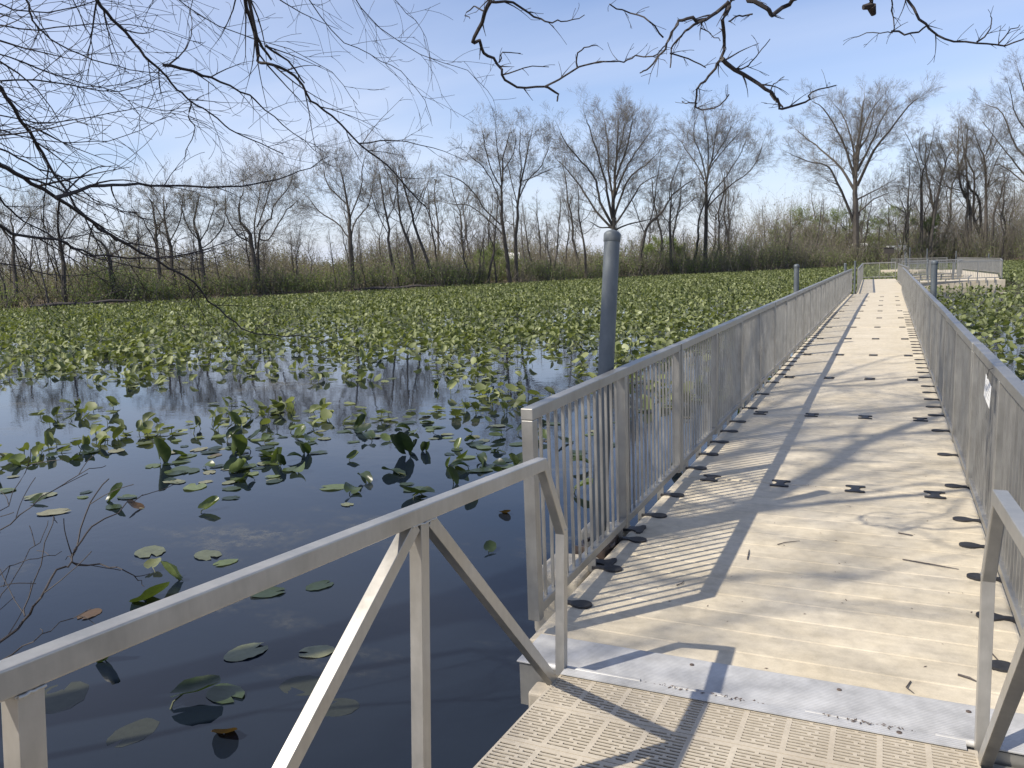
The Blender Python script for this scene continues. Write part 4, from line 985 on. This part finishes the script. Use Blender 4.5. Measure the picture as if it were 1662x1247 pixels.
# ------------------------------------------------------------------ overhanging near trees
def twigs(S, r, P, rad, dens, Lr, lev=2, grav=-.02, spread=.75, start=.08, rmin=.0011, curl=.05):
    """alternating fine twigs along a branch"""
    seg = [np.linalg.norm(P[i+1]-P[i]) for i in range(len(P)-1)]; tot = sum(seg); acc = 0; nxt = tot*start; sgn = 1
    for i in range(len(P)-1):
        while nxt < acc+seg[i]:
            f = (nxt-acc)/max(seg[i], 1e-6); p = P[i]+(P[i+1]-P[i])*f; d = unit(P[i+1]-P[i]); t_ = nxt/tot
            side = unit(np.cross(d, VIEW)*sgn+r.normal(0, .45, 3)); sgn = -sgn
            nd = unit(d+side*spread*r.uniform(.5, 1.3)); L = r.uniform(*Lr)*(1.1-.45*t_); q = p; r0 = min(rad[i]*.55, .0042+.002*L)
            r0 = max(r0, rmin*1.3); pts = [p]; ns = 6
            cv = r.normal(0, curl, 3)
            for j in range(ns):
                nd = unit(nd+cv+r.normal(0, .045, 3)+np.array([0, 0, grav])); q = q+nd*L/ns; pts.append(q)
            rd = [max(rmin, r0*(1-.8*j/ns)) for j in range(ns+1)]
            for j in range(ns): S.add(pts[j], pts[j+1], rd[j], rd[j+1])
            if lev > 1: twigs(S, r, pts, rd, dens*1.0, (Lr[0]*.40, Lr[1]*.5), lev-1, grav, spread, .12, rmin, curl*1.3)
            nxt += dens*r.uniform(.5, 1.5)
        acc += seg[i]
VIEW = RW@np.array([0, 0, 1.])
def near_poly(pts, d0, d1, r, wob=.0):
    n_ = len(pts); return [at(u, v, d0+(d1-d0)*i/(n_-1)+(r.normal(0, wob) if 0 < i < n_-1 else 0)) for i, (u, v) in enumerate(pts)]
def near_tree(root, branches, hub_of, trunk_paths, seed, tmat='bark'):
    r = np.random.default_rng(seed)
    mb = MB()
    for P, ra, rb in trunk_paths:
        PP, rad = poly_branch(None, r, P, ra, rb, .02); mb.tube(PP, rad, 12)
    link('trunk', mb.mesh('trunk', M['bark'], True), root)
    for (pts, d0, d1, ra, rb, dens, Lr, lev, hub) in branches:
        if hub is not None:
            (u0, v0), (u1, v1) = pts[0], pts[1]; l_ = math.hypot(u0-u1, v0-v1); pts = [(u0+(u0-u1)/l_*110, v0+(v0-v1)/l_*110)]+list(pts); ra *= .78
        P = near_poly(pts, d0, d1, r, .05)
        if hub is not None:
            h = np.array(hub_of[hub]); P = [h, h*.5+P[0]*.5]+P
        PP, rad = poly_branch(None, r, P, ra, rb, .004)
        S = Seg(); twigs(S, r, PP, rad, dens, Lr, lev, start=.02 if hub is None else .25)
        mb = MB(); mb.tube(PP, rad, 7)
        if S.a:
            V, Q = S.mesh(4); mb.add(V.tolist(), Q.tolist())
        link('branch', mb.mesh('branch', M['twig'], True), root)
LT_ = thing('overhanging_tree', 'dark fine twigged bare tree whose long drooping branches hang in from the upper left', 'tree', (-5.6, -1.6, 0))
LT_.location = (0, 0, 0)
hubs = {'a': (-4.6, 1.2, 3.6), 'b': (-4.6, 2.0, 5.0), 'c': (-2.6, 3.2, 5.6), 'd': (-4.7, .9, 2.6)}
B1 = [
 ([(-30,110),(0,145),(35,195),(70,250),(100,300),(140,352),(190,392)], 3.8, 4.4, .016, .004, .10, (.3, .8), 2, 'a'),
 ([(-40,250),(0,269),(36,290),(90,319),(148,359),(193,391),(251,422),(314,458),(341,489),(382,525),(418,543),(485,546),(530,556)], 3.6, 5.2, .017, .0022, .13, (.25, .7), 2, 'a'),
 ([(-40,350),(0,366),(31,384),(90,386),(135,409),(189,418),(251,420),(310,413),(359,395),(395,377)], 3.7, 4.8, .013, .002, .12, (.25, .65), 2, 'd'),
 ([(90,321),(148,305),(202,300),(269,302),(368,305),(431,296),(485,278),(534,254)], 3.95, 5.0, .009, .002, .16, (.2, .55), 2, None),
 ([(155,-30),(159,0),(166,13),(193,40),(220,72),(242,99),(265,117),(287,144),(310,164),(341,184),(373,211),(404,225),(460,250)], 4.6, 5.6, .016, .003, .13, (.25, .75), 2, 'b'),
 ([(265,106),(314,115),(359,132),(404,155),(431,180),(476,216),(521,251)], 5.0, 5.8, .009, .002, .15, (.25, .6), 2, None),
 ([(390,-30),(397,0),(411,40),(420,90),(424,103),(453,107),(485,130),(503,162),(539,189),(584,233),(629,269),(665,310),(691,337),(705,370),(722,400)], 4.9, 5.8, .018, .003, .15, (.25, .7), 2, 'c'),
 ([(399,-20),(418,58),(440,97)], 4.85, 5.0, .010, .006, .2, (.2, .5), 2, None),
 ([(431,74),(467,99),(494,135)], 5.0, 5.2, .007, .004, .2, (.2, .5), 1, None),
 ([(584,233),(640,228),(700,240),(760,262)], 5.5, 5.9, .005, .0015, .12, (.15, .4), 2, None),
 ([(310,164),(305,190),(318,208),(306,235),(300,262)], 5.2, 5.3, .005, .0015, .14, (.12, .3), 2, None),
 ([(-30,-40),(40,-5),(49,27),(72,54),(112,83),(171,101),(224,114),(265,121)], 4.2, 5.2, .010, .002, .13, (.25, .7), 2, 'b'),
 ([(-30,130),(0,133),(90,134),(148,144),(193,148),(251,130)], 4.0, 4.9, .008, .002, .13, (.25, .7), 2, 'a'),
 ([(-30,225),(0,242),(45,265),(99,287),(135,310),(180,337),(224,346)], 4.1, 4.8, .009, .002, .12, (.25, .6), 2, 'a'),
 ([(-30,300),(0,323),(27,350),(72,377),(117,404),(189,428),(300,437),(340,430)], 4.2, 5.0, .009, .002, .13, (.2, .55), 2, 'd'),
 ([(560,-30),(600,30),(650,70),(700,95),(760,118),(800,160)], 5.4, 6.0, .006, .0015, .14, (.25, .65), 2, 'c'),
 ([(480,-30),(540,50),(600,90),(650,115),(690,165),(700,200)], 5.2, 6.0, .006, .0015, .14, (.25, .65), 2, 'c'),
 ([(250,-30),(330,30),(400,60),(470,80),(540,120),(580,170)], 5.0, 5.6, .006, .0015, .14, (.25, .6), 2, 'c'),
 ([(610,-30),(660,20),(690,60),(700,120)], 5.6, 6.0, .005, .0012, .14, (.2, .5), 2, 'c'),
 ([(-30,40),(60,50),(150,40),(240,45),(330,70)], 4.0, 5.0, .007, .0015, .12, (.25, .7), 2, 'b'),
 ([(-30,0),(50,20),(130,10),(220,-10),(300,0)], 4.0, 5.0, .007, .0015, .12, (.25, .6), 2, 'b'),
 ([(-30,180),(60,200),(150,190),(230,175),(300,182)], 3.9, 4.8, .006, .0015, .12, (.25, .6), 2, 'a'),
 ([(-30,200),(50,225),(120,232),(200,222),(270,190)], 4.2, 5.0, .006, .0015, .12, (.25, .6), 2, 'a'),
 ([(-30,420),(60,440),(120,450),(200,430)], 3.8, 4.4, .006, .0015, .16, (.2, .5), 1, 'd'),
 ([(-30,80),(40,100),(110,130),(190,150),(240,200)], 3.9, 4.6, .006, .0015, .12, (.25, .65), 2, 'a'),
 ([(100,-30),(130,20),(150,80),(140,130)], 4.4, 4.8, .006, .0015, .13, (.25, .6), 2, 'b'),
]
TB = np.array([-5.6, -1.6, 0])
tp_ = [([(-7.6, -1.6, -.6), (-7.5, -1.5, 1.5), (-7.3, -1.3, 3.2), (-7.5, -1.4, 6), (-7.9, -1.3, 8.5), (-8.0, -1.2, 10.2)], .30, .10),
       ([(-7.4, -1.4, 2.0), (-6.0, -.4, 2.4), hubs['d']], .07, .02), ([(-7.3, -1.3, 3.0), (-6.0, 0, 3.3), hubs['a']], .09, .03),
       ([(-7.4, -1.35, 4.2), (-6.1, .3, 4.8), hubs['b']], .09, .03), ([(-7.5, -1.4, 5.2), (-5.2, 1.2, 5.8), hubs['c']], .09, .03)]
near_tree(LT_, B1, hubs, tp_, 5)
# high limbs of the same tree that shade the dock
r = np.random.default_rng(31)
def high(pts, ra, rb, dens, Lr, lev=3, seed=1):
    q = np.random.default_rng(seed); PP, rad = poly_branch(None, q, [np.array(p, float) for p in pts], ra, rb, .05); mb = MB(); mb.tube(PP, rad, 9)
    S = Seg(); tips = []
    seg = [np.linalg.norm(PP[i+1]-PP[i]) for i in range(len(PP)-1)]; tot_ = sum(seg); acc = 0; nxt = tot_*.15
    for i in range(len(PP)-1):
        while nxt < acc+seg[i]:
            p = PP[i]+(PP[i+1]-PP[i])*(nxt-acc)/seg[i]; d = unit(PP[i+1]-PP[i]); side = unit(np.cross(d, q.normal(0, 1, 3)))
            sprout(S, tips, q, p, unit(d+side*q.uniform(.6, 1.1)), q.uniform(*Lr), min(rad[i]*.5, .035), lev-1, .05, .6, .2, .004, 3, 2); nxt += dens*q.uniform(.6, 1.4)
        acc += seg[i]
    V, Q = S.mesh(4); mb.add(V.tolist(), Q.tolist()); link('branch', mb.mesh('branch', M['bark'], True), LT_)
sh_ = lambda x, y, z: (x-.615*z, y-.691*z, z)
high([(-7.6, -1.4, 6.4), sh_(-2.3, 4.4, 7.0), sh_(-1.0, 5.7, 7.4), sh_(-.1, 8.3, 7.9), sh_(.9, 11.2, 8.4)], .16, .06, .42, (.8, 1.9), 3, 1)
high([(-7.9, -1.3, 8.2), sh_(-1.3, 8.4, 8.9), sh_(-.6, 9.8, 9.2), sh_(.8, 11.0, 9.6)], .07, .02, .45, (.8, 1.8), 3, 2)
high([(-7.9, -1.3, 8.8), sh_(-1.4, 10.8, 9.5), sh_(-.3, 12.6, 10), sh_(1.0, 13.6, 10.4)], .06, .02, .5, (.8, 1.8), 3, 3)
high([(-7.9, -1.3, 7.6), sh_(-1.2, 4.3, 8.6), sh_(-.2, 4.9, 9.0), sh_(.9, 5.6, 9.6)], .035, .010, .35, (.6, 1.4), 3, 4)
high([(-7.9, -1.3, 9.4), sh_(-.6, 13.5, 10.8), sh_(.4, 16.0, 11.5)], .05, .015, .5, (.7, 1.6), 3, 5)
high([(-7.9, -1.3, 9.8), sh_(-1.6, 3.2, 12), sh_(-.4, 4.2, 12.6), sh_(.8, 4.4, 13)], .05, .012, .35, (.7, 1.6), 3, 6)
high([(-8.0, -1.2, 10.0), sh_(-1.0, 6.0, 12.2), sh_(.2, 7.6, 12.8), sh_(1.2, 8.0, 13.3)], .05, .012, .4, (.7, 1.6), 3, 7)
high([(-7.7, -1.4, 7.2), sh_(.3, 6.9, 7.0), sh_(.35, 6.1, 6.4), sh_(.1, 5.85, 6.0), sh_(.55, 5.5, 5.7)], .025, .008, .6, (.3, .8), 2, 8)

for i_, (a_, b_, c_, z_, w_) in enumerate([((-1.6, 7.0), (-.4, 8.6), (1.2, 9.6), 11.5, .09), ((-1.7, 9.3), (-.2, 9.9), (1.2, 11.8), 12.5, .08), 
                                           ((-1.5, 11.6), (-.1, 12.2), (1.1, 14.6), 12.0, .07)]):
    high([(-8.0, -1.2, 9.9), sh_(*a_, z_-.6), sh_(*b_, z_), sh_(*c_, z_+.5)], w_, w_*.5, .24, (1.0, 2.2), 3, 60+i_)
# second tree: thick crooked twigs hanging from above on the right
RT = thing('overhanging_tree', 'crooked black branches hanging down from the top edge over the right half of the picture', 'tree')
c = lambda L: [(700+x/1.7277, y/1.7277) for x, y in L]
h2 = {'p': (-.15, 4.35, 4.6), 'q': (1.6, 4.4, 4.9), 'r': (3.0, 4.2, 4.9)}
B2 = [
 (c([(178,-30),(165,0),(140,60),(118,120),(136,112),(150,150),(185,175),(200,210),(240,245),(320,243),(380,210),(430,185),(490,172),(540,175)]), 4.2, 4.7, .017, .0035, .16, (.08, .22), 2, 'p'),
 (c([(320,243),(355,262),(353,285)]), 4.5, 4.5, .007, .004, .5, (.03, .05), 1, None),
 (c([(165,5),(230,10),(290,45),(340,60),(380,60),(430,42)]), 4.2, 4.4, .007, .002, .10, (.06, .18), 2, None),
 (c([(150,30),(120,20),(95,40),(108,52)]), 4.2, 4.3, .004, .002, .1, (.04, .08), 1, None),
 (c([(410,190),(412,150),(440,130),(468,130)]), 4.6, 4.6, .005, .002, .1, (.04, .10), 1, None),
 (c([(200,210),(260,190),(330,188)]), 4.4, 4.4, .004, .002, .08, (.04, .12), 1, None),
 (c([(190,175),(205,150),(250,150)]), 4.35, 4.4, .004, .002, .08, (.04, .10), 1, None),
 (c([(850,-30),(845,0),(820,60),(822,110),(815,160),(795,190),(770,230),(748,250),(745,300),(790,305),(835,265)]), 4.3, 4.5, .018, .003, .14, (.07, .20), 2, 'q'),
 (c([(815,165),(870,210),(940,250),(970,280),(985,305),(1050,285),(1070,260),(1135,240)]), 4.4, 4.8, .012, .003, .13, (.07, .22), 2, None),
 (c([(835,5),(800,30),(770,55),(735,75),(700,100),(675,140),(670,190)]), 4.3, 4.2, .010, .003, .15, (.06, .18), 2, None),
 (c([(770,55),(730,52),(695,58),(668,105),(655,135),(630,170),(605,195),(585,205)]), 4.3, 4.1, .009, .003, .13, (.07, .20), 2, None),
 (c([(540,175),(575,160),(620,158),(660,125)]), 4.6, 4.3, .004, .003, .08, (.05, .14), 2, None),
 (c([(500,12),(560,40),(610,60),(650,105)]), 4.1, 4.2, .003, .004, .09, (.05, .16), 2, None),
 (c([(670,150),(720,165),(770,190)]), 4.2, 4.3, .004, .003, .10, (.05, .16), 2, None),
 (c([(850,195),(880,190),(910,160),(950,110)]), 4.5, 4.6, .005, .002, .10, (.05, .14), 2, None),
 (c([(756,80),(785,95),(810,115)]), 4.3, 4.3, .003, .002, .2, (.03, .06), 1, None),
 (c([(875,-15),(890,0),(940,25),(958,42),(1000,10),(1025,-5),(1040,-20)]), 4.4, 4.5, .014, .010, .3, (.06, .18), 2, 'q'),
 (c([(900,40),(860,50),(835,60)]), 4.5, 4.4, .004, .004, .08, (.05, .12), 2, None),
 (c([(985,300),(950,265),(960,240),(990,215)]), 4.7, 4.7, .005, .002, .07, (.05, .12), 2, None),
 (c([(745,290),(720,290),(703,284)]), 4.5, 4.5, .004, .002, .06, (.04, .08), 1, None),
 (c([(1290,-30),(1292,30),(1290,90),(1240,90),(1190,105)]), 4.7, 4.8, .007, .002, .10, (.05, .14), 2, 'r'),
 (c([(1290,88),(1350,98),(1390,72)]), 4.75, 4.7, .005, .004, .15, (.04, .12), 1, None),
 (c([(1320,-40),(1340,0),(1385,70),(1405,85),(1440,112),(1530,120),(1600,130),(1650,115),(1690,95)]), 4.6, 5.0, .012, .003, .12, (.07, .20), 2, 'r'),
 (c([(1530,118),(1565,90),(1568,45)]), 4.9, 4.9, .005, .002, .08, (.05, .12), 2, None),
 (c([(1590,125),(1610,95),(1650,70)]), 4.9, 5.0, .004, .002, .08, (.05, .12), 2, None),
]
near_tree(RT, B2, h2, [([(3.6, -4.2, -.3), (3.5, -4.0, 2.5), (3.2, -3.6, 5.2), (2.6, -2.6, 7.5), (2.0, -1, 9.5)], .28, .10),
                       ([(3.1, -3.4, 5.4), (2.2, -1.0, 5.9), (1.4, 1.8, 5.9), (.6, 3.4, 5.3), h2['p']], .10, .022),
                       ([(2.2, -1.0, 5.9), (2.1, 1.8, 6.1), h2['q']], .08, .022), ([(2.6, -2.4, 5.7), (3.2, 1.2, 6.0), h2['r']], .08, .02)], 15)
# broken stub
mb = MB(); P = [at(1418, -35, 4.6), at(1416, -5, 4.6), at(1414, 10, 4.58), at(1401, 12, 4.56)]
mb.tube([h2['r']]+P, [.02, .020, .022, .020, .012], 9); mb.tube([P[2], at(1418, 24, 4.6)], [.022, .012], 8); link('broken_stub', mb.mesh('broken_stub', M['bark'], True), RT)

# bare shrub at the bottom left
SB = thing('bare_shrub', 'thin bare twigs of a shrub on the near bank at the lower left', 'shrub', (0, 0, 0))
sb = np.array([-2.75, -.55, -.35])
BS = [
 ([(0,1044),(34,1008),(67,968),(94,931),(116,911),(126,877),(145,816),(177,777)], 2.35, 2.5, .006, .0016, .22, (.08, .22), 1, 's'),
 ([(116,905),(125,890),(148,857),(189,830),(232,803)], 2.45, 2.55, .0035, .0012, .3, (.08, .2), 1, None),
 ([(116,912),(158,919),(202,924),(225,940),(234,952)], 2.45, 2.5, .0025, .0009, .4, (.05, .12), 1, None),
 ([(0,1074),(50,1039),(101,1013),(148,988)], 2.3, 2.4, .0035, .001, .2, (.06, .16), 1, 's'),
 ([(-10,866),(0,863),(50,820),(101,789),(141,762),(172,756)], 2.5, 2.6, .0035, .001, .2, (.06, .2), 1, 's'),
 ([(-10,840),(0,833),(34,783),(50,729)], 2.55, 2.6, .0025, .001, .2, (.06, .16), 1, 's'),
 ([(-10,985),(25,930),(60,880),(78,845)], 2.5, 2.6, .0025, .0009, .2, (.08, .16), 1, 's'),
 ([(-10,950),(20,915),(60,905),(100,895)], 2.4, 2.5, .002, .0009, .2, (.08, .16), 1, 's'),
 ([(40,1000),(55,950),(84,850),(88,845)], 2.4, 2.5, .002, .0009, .25, (.06, .14), 1, None),
]
near_tree(SB, [(a, b_, c_, d_, e_, f_, g_, h_, i_) for a, b_, c_, d_, e_, f_, g_, h_, i_ in BS], {'s': sb+np.array([.35, .75, .35])}, [([tuple(sb+np.array([0, 0, -.3])), tuple(sb+np.array([.1, .3, .1])), tuple(sb+np.array([.35, .75, .35]))], .018, .008)], 25)

# ------------------------------------------------------------------ litter on the deck
r = np.random.default_rng(77)
def stick(u, v, u2, v2, rad, label):
    a = onz(u, v, .006); b = onz(u2, v2, .006); mid = (a+b)/2+np.array([r.normal(0, .012), r.normal(0, .012), .003]); mb = MB()
    mb.tube([a-mid, (0, 0, 0), b-mid], [rad, rad, rad*.5], 6); tag(link('fallen_twig', mb.mesh('fallen_twig', M['twig_pale'], True), None, tuple(mid)), label, 'twig')
for a in [(1465, 908, 1556, 924, .004, 'longest straight twig lying on the deck at the right'), (1458, 865, 1482, 869, .004, 'short twig on the deck above the longest one'), (1555, 1095, 1585, 1106, .005, 'thick twig beside the right gangway post'),
          (1600, 1050, 1640, 1095, .003, 'thin twig on the deck right of the right gangway post'), (1262, 884, 1298, 878, .003, 'thin curved twig in the middle of the deck'), (1213, 908, 1216, 892, .003, 'tiny upright looking twig left of the curved one'),
          (1335, 1113, 1338, 1130, .003, 'tiny twig on the transition plate'), (1478, 1106, 1483, 1125, .003, 'small bent twig at the plate edge'), (1098, 950, 1110, 943, .003, 'small twig in the railing shadow')]: stick(*a)
mb = MB()
for k in range(260):
    if k < 120: p = np.array([DXC+r.choice([-.38, -.05, .42])+r.normal(0, .11), 3.155+r.normal(0, .009), .040+.006*r.random()])
    else: p = np.array([DXC+r.uniform(-1.0, 1.0), r.uniform(3.5, 12), .003])
    if k < 60: p = np.array([r.uniform(-.78, -.47) if k % 2 else r.uniform(-.18, .10), 3.122+r.normal(0, .006), .0625+.004*r.random()])
    s = r.uniform(.004, .011); a = r.uniform(0, 3.14); e = np.array([math.cos(a), math.sin(a), r.uniform(0, .2)])*s; w = np.array([-math.sin(a), math.cos(a), .1])*s*.4
    h = np.array([0, 0, s*.25]); mb.add([p-e, p+w, p+e, p-w, p+h], [(0, 1, 4), (1, 2, 4), (2, 3, 4), (3, 0, 4)])
tag(link('leaf_litter', mb.mesh('leaf_litter', M['steel_dark'])), 'tiny brown bits of bark and leaf scattered on the deck', 'litter', kind='stuff')
